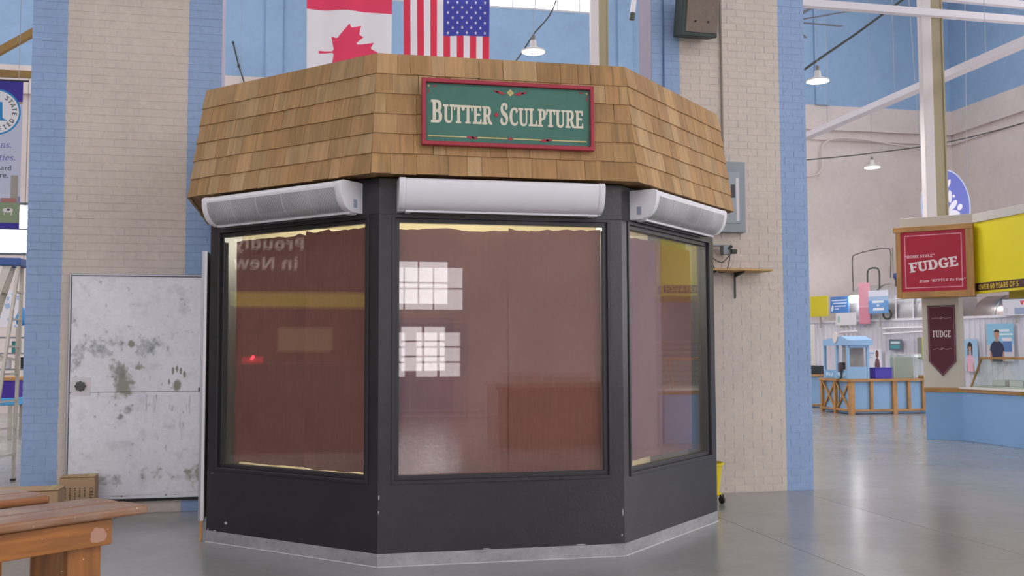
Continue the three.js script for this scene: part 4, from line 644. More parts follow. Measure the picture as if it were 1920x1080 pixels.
/* ------------------------------------------------------------------ the fudge stand */
{
  const S2 = Math.SQRT1_2, G = [8.87, 0, -7.79], turn = -Math.PI / 4; // chamfered corner: local x along the face, z outward
  const st = thing('fudge_stand', 'fudge stand with blue base, cream corner pillar and yellow fascia', 'stall');
  const C = (g) => g.rotateY(turn).translate(...G);
  const X0 = 9.13, Z0 = -7.59, Z1 = -3.42;
  part('corner_base', C(rspan(-0.285, 0.285, 0, 0.785, -0.6, 0, 0.006)), mat(0x83abd6, 0.55), st); part('corner_pillar', C(rspan(-0.3, 0.27, 0.85, 3.52, -0.4, 0, 0.006)), mat(0xcfc8b9, 0.6), st); part('corner_trim', C(uvm(rspan(-0.3, 0.29, 0.78, 0.85, -0.6, 0.018, 0.006))), M.pine, st);
  part('side_base', rspan(X0 - 0.062, X0 + 0.9, 0, 0.785, Z0 - 0.02, Z1, 0.006), mat(0x83abd6, 0.55), st); part('side_trim', uvm(rspan(X0 - 0.08, X0 + 0.9, 0.785, 0.835, Z0 - 0.02, Z1, 0.005)), M.pine, st); part('counter_ledge', rspan(X0 - 0.1, X0 + 0.9, 0.835, 0.875, Z0 - 0.06, Z1, 0.008), mat(0xe6dfd8, 0.4), st);
  part('parapet', C(rspan(-0.56, 0.56, 3.5, 3.655, -0.5, 0.2, 0.008)), mat(0xc9c4bb, 0.6), st); part('roof_deck', [rspan(X0 - 0.02, X0 + 2.8, 3.5, 3.64, -8.6, Z1, 0.006)], mat(0xc9c4bb, 0.6), st);
  const fas = part('fascia', [rspan(X0 - 0.0, X0 + 0.06, 2.36, 3.52, Z0 + 0.28, Z1, 0.008)], mat(0xe6d61c, 0.5), st, 'plain yellow fascia board');
  part('inner_fascia', rspan(X0 + 0.7, X0 + 0.75, 2.3, 2.6, Z0 + 0.2, Z1, 0.006), mat(0xc8b51a, 0.5), st); part('ceiling_panel', rspan(X0 + 0.05, X0 + 2.7, 2.62, 2.66, -8.5, Z1, 0.004), mat(0xb9b1a0, 0.7), st);
  part('rear_partition', rspan(X0 + 2.5, X0 + 2.56, 0, 3.5, -7.2, Z1, 0.006), mat(0xb9bad0, 0.6), st, 'pale lavender partition at the back of the stand');
  for (let i = 0; i < 10; i++) part('louvre_slat', rbox(0.05, 0.02, 1.5, 0.004, X0 + 2.46, 0.75 + 0.1 * i, -4.7).rotateZ(0), mat(0xe4dcd6, 0.5), st);
  { // dark strip with lettering along the foot of the fascia
    const [c, x] = canvas(2048, 70); x.fillStyle = '#4a2a2c'; x.fillRect(0, 0, 2048, 70); x.fillStyle = '#d8bf28'; x.font = 'bold 62px sans-serif'; x.textBaseline = 'middle'; x.save(); x.translate(40, 37); x.scale(0.84, 1); x.fillText('OVER 60 YEARS OF S', 0, 0); x.restore(); x.textAlign = 'right'; x.save(); x.translate(2030, 37); x.scale(0.86, 1); x.fillText('EVERY BATCH', 0, 0); x.restore();
    const L = Z1 - 0.03 - (-7.25); const g = planeUV(flat(rbox(L, 0.127, 0.006, 0.001)), -L / 2, L / 2, -0.0635, 0.0635).rotateY(-Math.PI / 2).translate(X0 - 0.004, 2.465, -7.25 + L / 2);
    part('slogan_strip', g, mat(0xffffff, 0.6, { map: ctex(c) }), fas, 'dark strip with yellow slogan lettering');
  }
  // glazed display case on the ledge
  const dc = thing('fudge_display_case', 'slanted glass display case with wooden rail on the fudge stand counter', 'display case', [X0 + 0.02, 0.876, 0]);
  const z0 = -7.5, z1 = -3.6, w = 0.62, h = 0.44, lean = 0.2;
  part('top_rail', uvm(rspan(lean - 0.015, w, h, h + 0.035, z0, z1, 0.006)), M.pine, dc); part('front_glass', hexa([[0.0, 0.0, z0], [0.0, 0, z1], [lean, h, z1], [lean, h, z0], [-0.006, 0, z0], [-0.006, 0, z1], [lean - 0.006, h, z1], [lean - 0.006, h, z0]]), M.case_glass, dc);
  for (const z of [z0, (z0 + z1) / 2, z1 - 0.02]) part('end_frame', prism([[0, 0], [0.03, 0], [lean + 0.03, h], [lean, h]], 0.025).translate(-0.004, 0, z), M.pine, dc);
  part('floor_tray', rspan(0.02, w, 0.002, 0.02, z0 + 0.03, z1 - 0.03, 0.004), mat(0xd8d4cc, 0.5), dc); part('back_panel', rspan(w - 0.02, w, 0.02, h, z0 + 0.6, z1, 0.004), M.case_glass, dc);
  for (const [k, z] of [[0, -7.0], [1, -6.6]]) { const b = thing('fudge_tray', k ? 'clear acrylic tray in the fudge case, nearer one' : 'clear acrylic tray in the fudge case beside the pillar', 'tray', [X0 + 0.3, 0.898, z]); part('tray_body', ring(-0.14, 0.14, -0.15, 0.15, 0.012, 0.09).rotateX(-Math.PI / 2), mat(0xdcd3d6, 0.3), b); part('tray_base', rspan(-0.14, 0.14, 0, 0.008, -0.15, 0.15, 0.002), mat(0xcfc6c2, 0.4), b); }
  // the framed FUDGE box sign on the corner
  const s = thing('fudge_box_sign', 'red FUDGE sign in a wooden frame on the stand corner', 'sign', [G[0] - S2 * 0.01, 2.322, G[2] + S2 * 0.01], turn);
  const [c, x] = canvas(1024, 1012); x.fillStyle = '#b3203c'; x.fillRect(0, 0, 1024, 1012); x.strokeStyle = '#e9a6b4'; x.lineWidth = 13; x.strokeRect(70, 70, 884, 872); x.fillStyle = '#f3e6e8'; x.textAlign = 'center';
  x.save(); x.translate(300, 440); x.rotate(-0.02); x.font = 'bold 62px serif'; x.fillText('"HOME STYLE"', 0, 0); x.restore(); x.save(); x.translate(520, 640); x.rotate(-0.11); x.scale(1.02, 1); x.font = 'bold 212px serif'; x.strokeStyle = '#f3e6e8'; x.lineWidth = 10; x.fillText('FUDGE', 0, 0); x.strokeText('FUDGE', 0, 0); x.restore(); x.save(); x.translate(640, 850); x.rotate(-0.02); x.font = 'italic bold 62px serif'; x.fillText('from "KETTLE To You"', 0, 0); x.restore();
  part('box_body', rspan(-0.6, 0.55, 0, 1.16, 0.02, 0.28, 0.004), M.plywood, s);
  part('red_panel', planeUV(flat(rspan(-0.545, 0.455, 0.095, 1.09, 0.27, 0.29, 0.002)), -0.545, 0.455, 0.095, 1.09), mat(0xffffff, 0.4, { map: ctex(c) }), s);
  part('frame', [uvm(rspan(-0.62, -0.54, 0, 1.165, 0.24, 0.305, 0.006), 1, 0, 0, true), uvm(rspan(0.45, 0.565, 0, 1.165, 0.24, 0.305, 0.006), 1, 0, 0, true), uvm(rspan(-0.54, 0.45, 0, 0.1, 0.24, 0.305, 0.006)), uvm(rspan(-0.655, 0.565, 1.085, 1.17, 0.24, 0.312, 0.006))], M.pine, s);
  // maroon pennant
  const p = thing('fudge_pennant', 'maroon pointed banner reading FUDGE on the stand pillar', 'banner', [G[0] - S2 * 0.012, 1.04, G[2] + S2 * 0.012], turn);
  const [c2, y] = canvas(420, 1160); y.fillStyle = '#5c2436'; y.fillRect(0, 0, 420, 1160); y.strokeStyle = '#b59aa0'; y.lineWidth = 5; y.beginPath(); y.moveTo(18, 20); y.lineTo(402, 20); y.lineTo(402, 920); y.lineTo(210, 1130); y.lineTo(18, 920); y.closePath(); y.stroke(); y.fillStyle = '#ece3e2'; y.textAlign = 'center'; y.save(); y.translate(210, 520); y.scale(0.86, 1.6); y.font = 'bold 92px serif'; y.fillText('FUDGE', 0, 0); y.restore(); y.lineWidth = 7; for (const yy of [205, 715]) { y.beginPath(); for (let k = 0; k <= 60; k++) { const u = k / 60, q = yy + 10 * Math.sin(u * 19) * (1 - Math.abs(u - 0.5)); k ? y.lineTo(60 + 300 * u, q) : y.moveTo(60 + 300 * u, q); } y.stroke(); y.beginPath(); y.arc(210, yy - 6, 14, 0, 6.3); y.stroke(); }
  const sh = prism([[-0.209, 1.155], [-0.209, 0.24], [0, 0], [0.209, 0.24], [0.209, 1.155]], 0.006); part('pennant_cloth', planeUV(sh, -0.209, 0.209, 0, 1.155), mat(0xffffff, 0.7, { map: ctex(c2) }), p); part('top_rod', rod([-0.215, 1.152, 0.006], [0.215, 1.152, 0.006], 0.007), M.dark_metal, p);
  // hanging oval sign
  const o = thing('oval_hanging_sign', 'blue oval sign with a white milk splash hanging behind the steel column', 'sign', [11.97, 3.75, -12]);
  const [c3, q] = canvas(512, 680); q.fillStyle = '#c8d2ee'; q.fillRect(0, 0, 512, 680); q.fillStyle = '#6a74c8'; q.beginPath(); q.ellipse(256, 340, 244, 328, 0, 0, 6.3); q.fill(); q.fillStyle = '#eceaf6'; for (const [a, b, e, f, g] of [[250, 470, 120, 110, 0], [330, 330, 26, 60, 0.7], [400, 345, 24, 34, 0.6], [350, 400, 50, 26, 0.2], [300, 250, 20, 60, 0], [290, 130, 16, 44, 0.4], [340, 245, 14, 14, 0], [310, 215, 10, 12, 0], [190, 500, 90, 60, 0], [140, 420, 40, 26, 0.5], [300, 540, 90, 60, 0]]) { q.beginPath(); q.ellipse(a, b, e, f, g, 0, 6.3); q.fill(); }
  const el = new THREE.Shape(); el.absellipse(0, 0.78, 0.59, 0.79, 0, Math.PI * 2, false, 0); part('oval_board', planeUV(new THREE.ExtrudeGeometry(el, { depth: 0.03, bevelEnabled: false, curveSegments: 32 }), -0.59, 0.59, -0.01, 1.57), mat(0xffffff, 0.5, { map: ctex(c3) }), o);
  part('chain', [rod([-0.52, 1.15, 0.015], [-0.95, 9.65, 0.015], 0.006, 6), rod([0.52, 1.15, 0.015], [0.75, 9.65, 0.015], 0.006, 6)], M.wire, o);
}

/* ------------------------------------------------------------------ far right: counter, kiosk, corrugated wall with signs and tanks */
const WL = [12.673, 0, -19.079], WD = [0.4131, 0.9107], wallTurn = Math.atan2(-WD[1], WD[0]);
const onW = (s, y, o) => [WL[0] + WD[0] * s - WD[1] * o, y, WL[2] + WD[1] * s + WD[0] * o];
{
  const w = thing('corrugated_wall', 'white corrugated metal wall of the dairy exhibit on the far right', 'wall', WL, wallTurn);
  const pts = [], pitch = 0.135; for (let s = -0.8; s < 8.2; s += pitch) pts.push([s, 0], [s + 0.09, 0], [s + 0.1, -0.022], [s + pitch - 0.01, -0.022]);
  const last = pts[pts.length - 1][0]; pts.push([last, 0.03], [-0.8, 0.03]);
  part('corrugated_sheet', prism(pts, 2.26).rotateX(-Math.PI / 2), mat(0xdedbe4, 0.5, { side: THREE.DoubleSide }), w);
  part('top_flashing', rspan(-0.8, 8.2, 2.24, 2.3, -0.06, 0.04, 0.006), mat(0xe4e1ea, 0.5), w);
  part('pipe_rail', [rod([0.95, 1.96, 0.12], [1.5, 1.99, 0.12], 0.035, 12), rod([2.3, 2.04, 0.12], [3.6, 2.05, 0.12], 0.03, 12), rod([2.3, 1.9, 0.12], [3.6, 1.95, 0.12], 0.025, 12)], M.beam_white, w);
  const sign = (name, label, s0, s1, y0, y1, o, tex, cat = 'sign') => { const t = thing(name, label, cat, onW((s0 + s1) / 2, y0, o), wallTurn), W = s1 - s0, H = y1 - y0; part('board', planeUV(flat(rbox(W, H, 0.03, 0.004, 0, H / 2, 0)), -W / 2, W / 2, 0, H), mat(0xffffff, 0.55, { map: tex }), t); part('backing', rbox(W * 0.9, H * 0.9, 0.02, 0.003, 0, H / 2, -0.024), M.grey_steel, t); return t; };
  const post = (name, label, s0, s1, y0, y1, o, tex) => { const t = sign(name, label, s0, s1, y0, y1, o, tex); part('support_post', rspan(-0.02, 0.02, 2.1 - y0, 0.06, -0.06, -0.03, 0.003), M.alu, t); return t; };
  const pic = (w2, h2, fn) => { const [c, x] = canvas(w2, h2); fn(x, w2, h2); return ctex(c); };
  const bars = (x, list, col) => { x.fillStyle = col; for (const [a, b, c, d] of list) x.fillRect(a, b, c, d); };
  post('yellow_board', 'plain yellow board at the far end of the corrugated wall', 0.02, 0.6, 2.42, 2.99, 0.14, pic(64, 64, (x, a, b) => { x.fillStyle = '#d9c92e'; x.fillRect(0, 0, a, b); }));
  post('blue_notice_board', 'blue notice board with pale lettering above the corrugated wall', 0.66, 1.25, 2.5, 2.95, 0.1, pic(256, 200, (x, a, b) => { x.fillStyle = '#4d80c6'; x.fillRect(0, 0, a, b); bars(x, [[20, 40, 210, 12], [40, 75, 190, 12], [60, 110, 160, 12], [60, 145, 60, 10]], '#dfe9f6'); x.beginPath(); x.ellipse(30, 140, 14, 40, 0.2, 0, 6.3); x.fill(); }));
  post('pink_board', 'tall pink panel standing on the corrugated wall', 1.6, 1.93, 2.18, 3.28, 0.14, pic(64, 256, (x, a, b) => { x.fillStyle = '#e6a3b4'; x.fillRect(0, 0, a, b); x.fillStyle = '#dd8ea2'; x.fillRect(0, 150, a, b); x.fillStyle = '#efc0cc'; x.fillRect(0, 146, a, 5); }));
  post('cleaning_poster', 'pale blue poster with white lettering beside the pink panel', 1.95, 2.53, 2.44, 3.05, 0.22, pic(256, 270, (x, a, b) => { x.fillStyle = '#dfe0f0'; x.fillRect(0, 0, a, 110); x.fillStyle = '#a9c4e6'; x.fillRect(0, 70, a, 60); x.fillStyle = '#6fa3dc'; x.fillRect(0, 120, a, b); bars(x, [[50, 120, 150, 26], [110, 165, 30, 20], [60, 205, 140, 30]], '#f0f4fa'); }));
  post('white_tilted_sign', 'white sign with a green mark above the corrugated wall', 0.93, 1.56, 2.16, 2.49, 0.24, pic(256, 140, (x, a, b) => { x.fillStyle = '#e2e0e4'; x.fillRect(0, 0, a, b); x.fillStyle = '#9cc7b4'; x.beginPath(); x.ellipse(40, 70, 16, 40, 0, 0, 6.3); x.fill(); }));
  const figure = (shirt, bg1, bg2, hair, dress) => pic(256, 320, (x, a, b) => { x.fillStyle = bg1; x.fillRect(0, 0, a, b); x.fillStyle = bg2; x.fillRect(0, b * 0.55, a, b * 0.45); if (!dress) { x.fillStyle = '#dfe9ee'; x.fillRect(70, 50, 150, 20); x.fillRect(90, 85, 160, 14); x.fillStyle = '#5a7fb6'; x.fillRect(150, 150, 90, 90); x.fillStyle = '#e6e4ea'; x.fillRect(150, 120, 90, 30); } const cx = dress ? 120 : 96; x.fillStyle = '#b98a72'; x.beginPath(); x.moveTo(cx - 70, b); x.lineTo(cx - 66, 200); x.lineTo(cx - 40, 190); x.lineTo(cx - 44, b); x.fill(); x.beginPath(); x.moveTo(cx + 76, b); x.lineTo(cx + 64, 200); x.lineTo(cx + 40, 190); x.lineTo(cx + 48, b); x.fill(); x.fillStyle = shirt; x.beginPath(); x.moveTo(cx - 48, b); x.quadraticCurveTo(cx - 44, 240, cx - 70, 225); x.quadraticCurveTo(cx - 62, 160, cx - 20, 148); x.lineTo(cx + 22, 148); x.quadraticCurveTo(cx + 64, 160, cx + 72, 225); x.quadraticCurveTo(cx + 46, 240, cx + 52, b); x.fill(); x.fillStyle = '#b98a72'; x.fillRect(cx - 12, 120, 24, 34); x.beginPath(); x.ellipse(cx, 92, 25, 36, 0, 0, 6.3); x.fill(); x.fillStyle = hair; x.beginPath(); x.ellipse(cx, 74, dress ? 44 : 27, dress ? 46 : 24, 0, Math.PI, 0); x.fill(); if (dress) { x.fillRect(cx - 44, 72, 22, 90); x.fillRect(cx + 24, 72, 22, 90); } });
  sign('dairy_worker_poster', 'blue photo poster of a person in a dark shirt on the corrugated wall', 5.1, 5.74, 1.2, 2.1, 0.12, figure('#2e3350', '#8cc0dc', '#c9c6cc', '#3b2d28', false), 'poster');
  sign('pink_shirt_poster', 'photo poster of a person in a pink shirt beside the fudge pillar', 4.5, 4.85, 0.95, 1.74, 0.12, figure('#e3b4c4', '#9fc3e0', '#b9cbe0', '#2c2322', true), 'poster');
  sign('milk_portrait_poster', 'white poster with a small figure above the purple crate', 1.72, 2.22, 0.98, 1.5, 0.12, pic(256, 256, (x, a, b) => { x.fillStyle = '#e4e3ee'; x.fillRect(0, 0, a, b); bars(x, [[30, 40, 120, 20], [40, 75, 60, 10], [40, 100, 90, 10]], '#9fb9de'); x.fillStyle = '#7a4a3c'; x.beginPath(); x.ellipse(195, 60, 24, 50, 0, 0, 6.3); x.fill(); x.fillStyle = '#6e4a50'; x.beginPath(); x.ellipse(195, 220, 40, 110, 0, 0, 6.3); x.fill(); }), 'poster');
  sign('dark_screen_sign', 'small dark teal lettered sign on the corrugated wall', 2.46, 2.83, 1.48, 1.76, 0.12, pic(200, 150, (x, a, b) => { x.fillStyle = '#5d6f7c'; x.fillRect(0, 0, a, b); x.fillStyle = '#c6d8d8'; x.fillRect(30, 30, 140, 34); x.fillStyle = '#4f9aa4'; x.fillRect(20, 80, 150, 50); }));
  sign('green_side_sign', 'narrow yellow-green sign beside the fudge pillar', 3.27, 3.6, 1.25, 1.8, 0.12, pic(64, 128, (x, a, b) => { x.fillStyle = '#8f8d86'; x.fillRect(0, 0, a * 0.4, b); x.fillStyle = '#c3cd6a'; x.fillRect(a * 0.4, 0, a, b); }));
  post('heart_sign', 'pale sign with a red heart at the right edge above the corrugated wall', 5.5, 6.1, 2.28, 2.66, 0.1, pic(256, 150, (x, a, b) => { x.fillStyle = '#dcdce6'; x.fillRect(0, 0, a, b); x.fillStyle = '#9aa6c8'; x.fillRect(120, 80, 130, 60); x.strokeStyle = '#a9abb8'; x.lineWidth = 4; x.strokeRect(24, 80, 20, 40); x.fillStyle = '#d24a5c'; x.beginPath(); x.moveTo(200, 60); x.lineTo(180, 30); x.arc(190, 24, 10, Math.PI, 0); x.arc(210, 24, 10, Math.PI, 0); x.lineTo(200, 60); x.fill(); }));
  const tank = (label, s0, s1, y, o, r, m) => { const t = thing('milk_tank', label, 'tank', onW(0, 0, o), wallTurn), L = s1 - s0; part('shell', toCreasedNormals(lathe([[0, 0], [r * 0.6, 0.03], [r * 0.93, 0.12], [r, 0.22], [r, L - 0.22], [r * 0.93, L - 0.12], [r * 0.6, L - 0.03], [0, L]], 40).rotateZ(-Math.PI / 2).translate(s0, y, 0), 0.5), m, t); part('band', [0.3, 0.7].map((f) => lathe([[r + 0.002, 0], [r + 0.012, 0.01], [r + 0.012, 0.05], [r + 0.002, 0.06]], 40).rotateZ(-Math.PI / 2).translate(s0 + L * f, y, 0)), M.chrome, t); part('saddle', [rspan(s0 + 0.3, s0 + 0.45, 0, y - r * 0.8, -0.4, 0.4, 0.01), rspan(s1 - 0.45, s1 - 0.3, 0, y - r * 0.8, -0.4, 0.4, 0.01)], M.grey_steel, t); return t; };
  const ss = mat(0xc4c2c4, 0.32, { metalness: 0.75 });
  const tk = tank('stainless milk tank lying behind the corrugated wall', 0.8, 4.0, 2.4, -0.95, 0.88, ss);
  tank('darker stainless tank behind the wall beside the fudge pillar', 4.4, 6.6, 2.1, -0.95, 0.72, mat(0x9b8f8c, 0.25, { metalness: 0.9 }));
  const pf = thing('tank_pipework', 'arched dark pipe on top of the milk tank', 'pipe', onW(0, 0, -0.5), wallTurn); part('pipe', tube([[1.45, 3.1, 0], [1.45, 3.62, 0], [1.5, 3.7, 0], [1.75, 3.7, 0], [1.8, 3.62, 0], [1.8, 3.1, 0]], 0.022, 50, 8), M.dark_metal, pf); part('flange', [rod([1.45, 3.05, 0], [1.45, 3.12, 0], 0.05, 14), rod([1.8, 3.05, 0], [1.8, 3.12, 0], 0.05, 14)], M.chrome, pf);
  const mo = thing('pump_motor', 'dark blue pump motor on the milk tank', 'motor', onW(2.4, 3.32, -0.6), wallTurn); part('motor_body', rod([-0.17, 0.13, 0], [0.1, 0.13, 0], 0.1, 20), mat(0x2d4482, 0.5), mo); part('motor_end', rod([0.1, 0.13, 0], [0.18, 0.13, 0], 0.075, 20), M.chrome, mo); part('motor_feet', [rspan(-0.14, -0.1, -0.14, 0.05, -0.08, 0.08, 0.004), rspan(0.03, 0.07, -0.14, 0.05, -0.08, 0.08, 0.004)], M.dark_metal, mo);
  const fr = thing('cable_frame', 'thin grey cable frame standing above the milk tank', 'frame', onW(0, 0, -0.3), wallTurn); part('frame_bar', tube([[1.12, 3.1, 0], [1.12, 4.02, 0], [1.15, 4.08, 0], [2.2, 4.2, 0], [2.28, 4.15, 0], [2.28, 3.4, 0]], 0.014, 80, 6), M.dark_metal, fr); part('second_wire', rod([2.36, 4.2, 0], [2.36, 3.4, 0], 0.009, 6), M.dark_metal, fr);
  const tl = thing('strip_light', 'short glowing strip light above the blue notice board', 'light', onW(1.42, 2.76, 0.06), wallTurn); part('light_diffuser', rbox(0.3, 0.19, 0.05, 0.02, 0, 0.1, 0.02), M.tube_glow, tl); part('holder', rbox(0.32, 0.03, 0.05, 0.004, 0, 0.205, 0.0), M.alu, tl);
  { const l = new THREE.PointLight(0xffffff, 0.8); l.position.set(...onW(1.42, 2.86, 0.14)); scene.add(l); }
  const bi = thing('tubular_rack', 'white tubular rack standing on the corrugated wall beside the pale blue poster', 'rack', onW(0, 0, 0.0), wallTurn); part('rail', [rod([2.55, 2.8, 0], [3.5, 2.85, 0], 0.02), rod([3.1, 2.3, 0], [3.1, 2.95, 0], 0.022), rod([3.4, 2.3, 0], [3.4, 2.95, 0], 0.022), rod([2.6, 2.3, 0], [2.6, 2.9, 0], 0.022), rod([3.4, 2.95, 0], [3.55, 2.3, 0], 0.02)], M.beam_white, bi); part('wheel', new THREE.TorusGeometry(0.12, 0.025, 10, 28).translate(2.4, 2.42, 0.08), M.dark_metal, bi);
}
{ // front counter with pine posts and X lattice
  const c = thing('lattice_counter', 'blue counter with pine posts and crossed lattice at the far right', 'counter'), z = -14.2, x0 = 10.92, x1 = 13.2, zb = -15.6, top = 0.8;
  part('body', [rspan(x0 + 0.06, x1, 0.02, top - 0.04, z - 0.5, z - 0.06, 0.004), rspan(x0 + 0.06, x0 + 0.6, 0.02, top - 0.04, zb, z - 0.5, 0.004)], mat(0x8db4dc, 0.55), c);
  part('worktop', [uvm(rspan(x0 - 0.03, x1, top - 0.05, top + 0.01, z - 0.55, z + 0.03, 0.006)), uvm(rspan(x0 - 0.03, x0 + 0.62, top - 0.049, top + 0.009, zb, z - 0.5, 0.006))], M.pine, c);
  for (const x of [x0, x0 + 1.09, x1 - 0.08]) part('post', uvm(rspan(x, x + 0.11, 0, top - 0.05, z - 0.1, z + 0.01, 0.006), 1, 0, 0, true), M.pine, c);
  for (const x of [x0 + 0.52, x0 + 1.48, x0 + 1.86]) part('stile', uvm(rspan(x, x + 0.07, 0.06, top - 0.05, z - 0.06, z, 0.004), 1, 0, 0, true), M.pine, c);
  part('bottom_rail', uvm(rspan(x0 + 0.1, x1, 0.06, 0.11, z - 0.06, z - 0.005, 0.004)), M.pine, c);
  for (const zz of [-14.9, zb + 0.08]) part('side_post', uvm(rspan(x0 - 0.01, x0 + 0.06, 0, top - 0.05, zz - 0.04, zz + 0.04, 0.005), 1, 0, 0, true), M.pine, c);
  part('side_rail', uvm(rspan(x0, x0 + 0.05, 0.07, 0.12, zb, z - 0.1, 0.004)), M.pine, c);
  for (const [a, b] of [[-14.3, -14.86], [-14.94, -15.48]]) { part('lattice_bar', bar([x0 + 0.02, 0.12, a], [x0 + 0.02, top - 0.06, b], 0.03, 0.05), M.pine, c); part('lattice_bar', bar([x0 + 0.035, 0.12, b], [x0 + 0.035, top - 0.06, a], 0.03, 0.05), M.pine, c); }
  const d = thing('rear_counter', 'blue counter section behind the lattice counter beside the right pier', 'counter'); part('body', rspan(10.9, 12.0, 0.02, 0.8, -17.5, -17.0, 0.004), mat(0x93b6da, 0.55), d); part('worktop', uvm(rspan(10.85, 12.05, 0.8, 0.86, -17.55, -16.95, 0.006)), M.pine, d); part('bottom_rail', uvm(rspan(10.88, 12.02, 0.05, 0.1, -17.02, -16.97, 0.004)), M.pine, d); part('post', uvm(rspan(11.95, 12.03, 0, 0.8, -17.04, -16.95, 0.004), 1, 0, 0, true), M.pine, d);
  const bl = mat(0x93bbe2, 0.5);
  const k = thing('ticket_kiosk', 'small light blue kiosk with window openings on the lattice counter', 'kiosk', [11.0, 0.811, -14.9]);
  for (const [x, zz] of [[0.0, 0.5], [0.0, 0.02], [0.0, -0.55], [0.5, 0.5], [0.5, -0.55]]) part('post', rspan(x - 0.03, x + 0.03, 0, 0.78, zz - 0.03, zz + 0.03, 0.005), bl, k);
  part('front_panel', rspan(0.03, 0.47, 0, 0.28, 0.48, 0.52, 0.004), bl, k); part('side_panel', rspan(-0.02, 0.02, 0, 0.2, -0.52, 0.47, 0.004), bl, k); part('roof', [prism([[-0.62, 0.78], [0.56, 0.78], [0.56, 0.92], [0.4, 0.93], [-0.3, 1.0], [-0.62, 0.9]], 0.62).rotateY(Math.PI / 2).scale(1, 1, 1).translate(-0.05, 0, 0)], bl, k); part('header', rspan(0.02, 0.5, 0.72, 0.92, 0.49, 0.55, 0.004), bl, k);
  const oval = new THREE.Shape(); oval.absellipse(0, 0, 0.1, 0.13, 0, Math.PI * 2, false, 0); part('oval_plaque', new THREE.ExtrudeGeometry(oval, { depth: 0.02, bevelEnabled: false, curveSegments: 20 }).rotateY(-Math.PI / 2).translate(-0.055, 0.97, 0.05), mat(0xe6dcd8, 0.6), k, 'cream oval plaque');
  for (const zz of [0.24, -0.3]) part('print_panel', planeUV(flat(rbox(0.36, 0.15, 0.006, 0.002)), -0.18, 0.18, -0.075, 0.075).rotateY(-Math.PI / 2).translate(-0.024, 0.1, zz), mat(0xffffff, 0.5, { map: (() => { const [cc, x] = canvas(128, 64); x.fillStyle = '#6fb0dc'; x.fillRect(0, 0, 128, 64); x.fillStyle = '#e8f0f6'; for (const a of [6, 30, 58, 86, 108]) x.fillRect(a, 12 + (a % 3) * 6, 12, 34); return ctex(cc); })() }), k);
  part('back_board', rspan(0.44, 0.47, 0.02, 0.76, -0.5, 0.4, 0.004), mat(0xcac6c4, 0.6), k);
  const mo = thing('cash_register_screen', 'black cash register screen inside the light blue kiosk', 'screen', [11.1, 0.811, -14.86]); part('screen_panel', rbox(0.02, 0.16, 0.3, 0.005, 0, 0.3, 0), mat(0x15151a, 0.35), mo); part('stand', [rbox(0.04, 0.24, 0.05, 0.005, 0.02, 0.12, 0), rbox(0.14, 0.02, 0.16, 0.005, 0.02, 0.01, 0)], M.dark_metal, mo);
  const cd = thing('card_terminal', 'dark card terminal on a stem with its cable at the kiosk front', 'terminal', [10.93, 0.811, -14.62]); part('terminal_body', rbox(0.07, 0.2, 0.1, 0.01, 0, 0.26, 0), mat(0x54484a, 0.5), cd); part('stem', rod([0.01, 0, 0], [0.01, 0.2, 0], 0.02), M.dark_metal, cd); part('cable', tube([[0, 0.02, 0], [-0.05, 0.0, 0.0], [-0.05, -0.3, 0.02], [-0.045, -0.55, -0.02]], 0.01, 24, 6), M.cord, cd);
  const pb = thing('purple_crate', 'purple crate on the lattice counter right of the kiosk', 'crate', [11.86, 0.811, -14.45]); part('crate_body', rbox(0.44, 0.25, 0.26, 0.01, 0, 0.125, 0), mat(0x3f35b0, 0.5), pb); part('crate_rim', rbox(0.46, 0.03, 0.28, 0.008, 0, 0.245, 0), mat(0x362c9c, 0.5), pb);
  const gc = thing('counter_sneeze_guard', 'clear glass guard box on the lattice counter', 'glass case', [12.5, 0.811, -14.45]); part('glass_panel', rspan(-0.36, 0.36, 0, 0.56, 0.12, 0.126, 0.002), M.case_glass, gc); part('glass_side', rspan(-0.36, -0.354, 0, 0.56, -0.12, 0.12, 0.002), M.case_glass, gc); part('metal_edge', [rspan(-0.365, 0.36, 0.56, 0.575, 0.11, 0.13, 0.002), rspan(-0.37, -0.355, 0, 0.56, 0.11, 0.13, 0.002)], M.alu, gc); part('grey_back', rspan(-0.3, 0.3, 0, 0.5, -0.14, -0.12, 0.004), mat(0xb3b0ab, 0.6), gc);
  const wb = thing('wooden_tray', 'small wooden tray on the lattice counter near the fudge pillar', 'tray', [13.0, 0.811, -14.4]); part('tray_base', rbox(0.26, 0.02, 0.2, 0.004, 0, 0.01, 0), M.pine, wb); part('tray_wall', ring(-0.13, 0.13, -0.1, 0.1, 0.012, 0.07).rotateX(-Math.PI / 2), M.pine, wb);
  const dk = thing('counter_appliance', 'black and steel appliance on the rear counter beside the right pier', 'appliance', [11.6, 0.861, -17.25]); part('appliance_body', rbox(0.5, 0.22, 0.4, 0.02, 0, 0.11, 0), mat(0x1e2a2e, 0.5), dk); part('column', rspan(-0.12, 0.06, 0.22, 1.3, -0.06, 0.1, 0.01), mat(0xd6cfc8, 0.5), dk); part('dome', new THREE.SphereGeometry(0.08, 16, 10).translate(-0.16, 0.32, 0.06), M.chrome, dk);
}

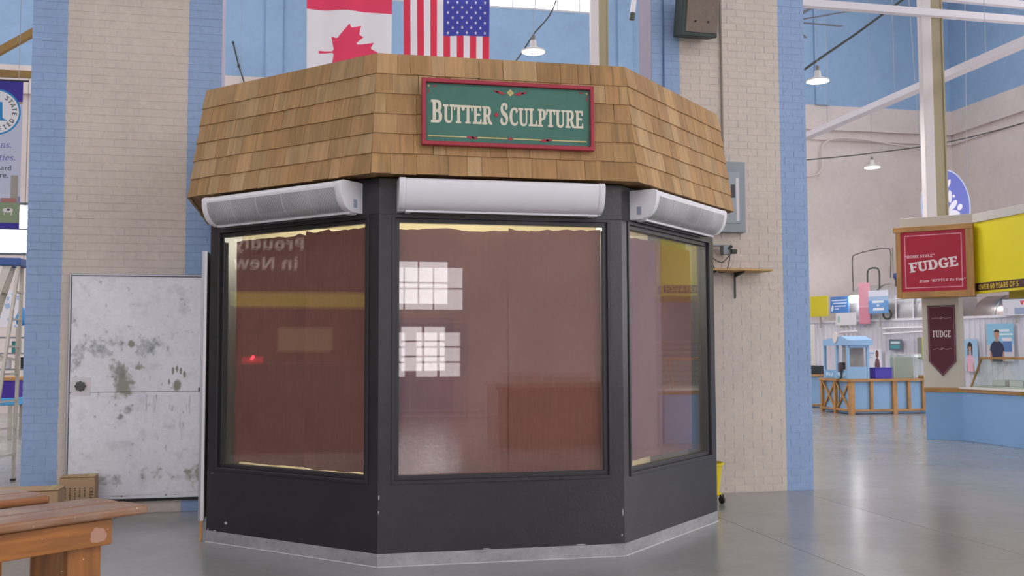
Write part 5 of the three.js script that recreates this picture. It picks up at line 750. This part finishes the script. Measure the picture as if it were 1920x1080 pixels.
/* ------------------------------------------------------------------ what the booth windows mirror: stall on the left, counter behind the viewer */
{
  const s = thing('left_stall', 'stall to the left with dark counter and yellow band, mirrored in the left window', 'stall', [-9.0, 0, -0.6]);
  part('counter', rspan(-0.6, 0, 0, 1.3, -1.0, 2.2, 0.01), mat(0x2b2326, 0.5), s); part('yellow_band', rspan(-0.1, 0, 2.14, 2.36, -2.2, 2.6, 0.01), mat(0xd8c540, 0.5), s);
  const fs = part('fascia', rbox(0.1, 1.5, 4.8, 0.01, -0.05, 3.13, 0.2), mat(0x3c2a2c, 0.6), s);
  const [c, x] = canvas(1024, 400); x.fillStyle = '#3c2a2c'; x.fillRect(0, 0, 1024, 400); x.fillStyle = '#f2e8da'; x.font = 'bold 150px sans-serif'; x.textAlign = 'left'; x.fillText('Proudly Made', 10, 150); x.fillText('in New York', 60, 340);
  part('slogan_panel', planeUV(flat(rbox(1.9, 0.62, 0.01, 0.003)), -0.95, 0.95, -0.31, 0.31).rotateY(Math.PI / 2).translate(0.004, 2.92, -0.9), mat(0xffffff, 0.6, { map: ctex(c) }), fs, 'dark panel lettered Proudly Made in New York');
  part('back_board', rspan(-2.4, -2.3, 0, 3.9, -2.2, 2.6, 0.01), mat(0x5a3a34, 0.7), s); part('menu_board', [rspan(-2.3, -2.26, 1.5, 1.9, -0.4, 0.5, 0.01), rspan(-2.3, -2.26, 1.45, 2.0, 1.2, 2.0, 0.01)], mat(0xc9b08a, 0.6), s); part('side_post', [rspan(-0.1, 0, 0, 3.85, -2.3, -2.2, 0.005), rspan(-0.1, 0, 0, 3.85, 2.6, 2.7, 0.005)], mat(0x3c2a2c, 0.6), s);
  const l = thing('red_neon_sign', 'small red glowing sign on the left stall counter', 'sign', [-8.85, 1.301, -1.3]); part('neon_panel', rbox(0.04, 0.09, 0.3, 0.01, -0.1, 0.065, 0), new THREE.MeshStandardMaterial({ color: 0x551010, emissive: new THREE.Color(1, 0.05, 0.08), emissiveIntensity: 0.9 }), l); part('sign_base', rbox(0.08, 0.02, 0.3, 0.004, -0.1, 0.01, 0), M.dark_metal, l);
  { const p = new THREE.PointLight(0xff2030, 0.06); p.position.set(-8.9, 1.4, -1.3); scene.add(p); }
  const k = thing('information_counter', 'brown counter to the right behind the viewer, mirrored in the middle window', 'counter', [2.35, 0, 8.2]); part('counter_body', rspan(-0.85, 0.9, 0, 0.93, 0, 0.7, 0.01), mat(0x6e4238, 0.6), k); part('counter_top', rspan(-0.9, 0.95, 0.93, 0.97, -0.05, 0.75, 0.008), mat(0x8a4b3a, 0.5), k); part('acrylic_box', [rspan(-0.7, -0.1, 0.97, 1.15, 0.1, 0.4, 0.01), rspan(0.0, 0.7, 0.97, 1.13, 0.1, 0.4, 0.01)], mat(0xb9a5a2, 0.4), k);
}

renderer.render(scene, camera);
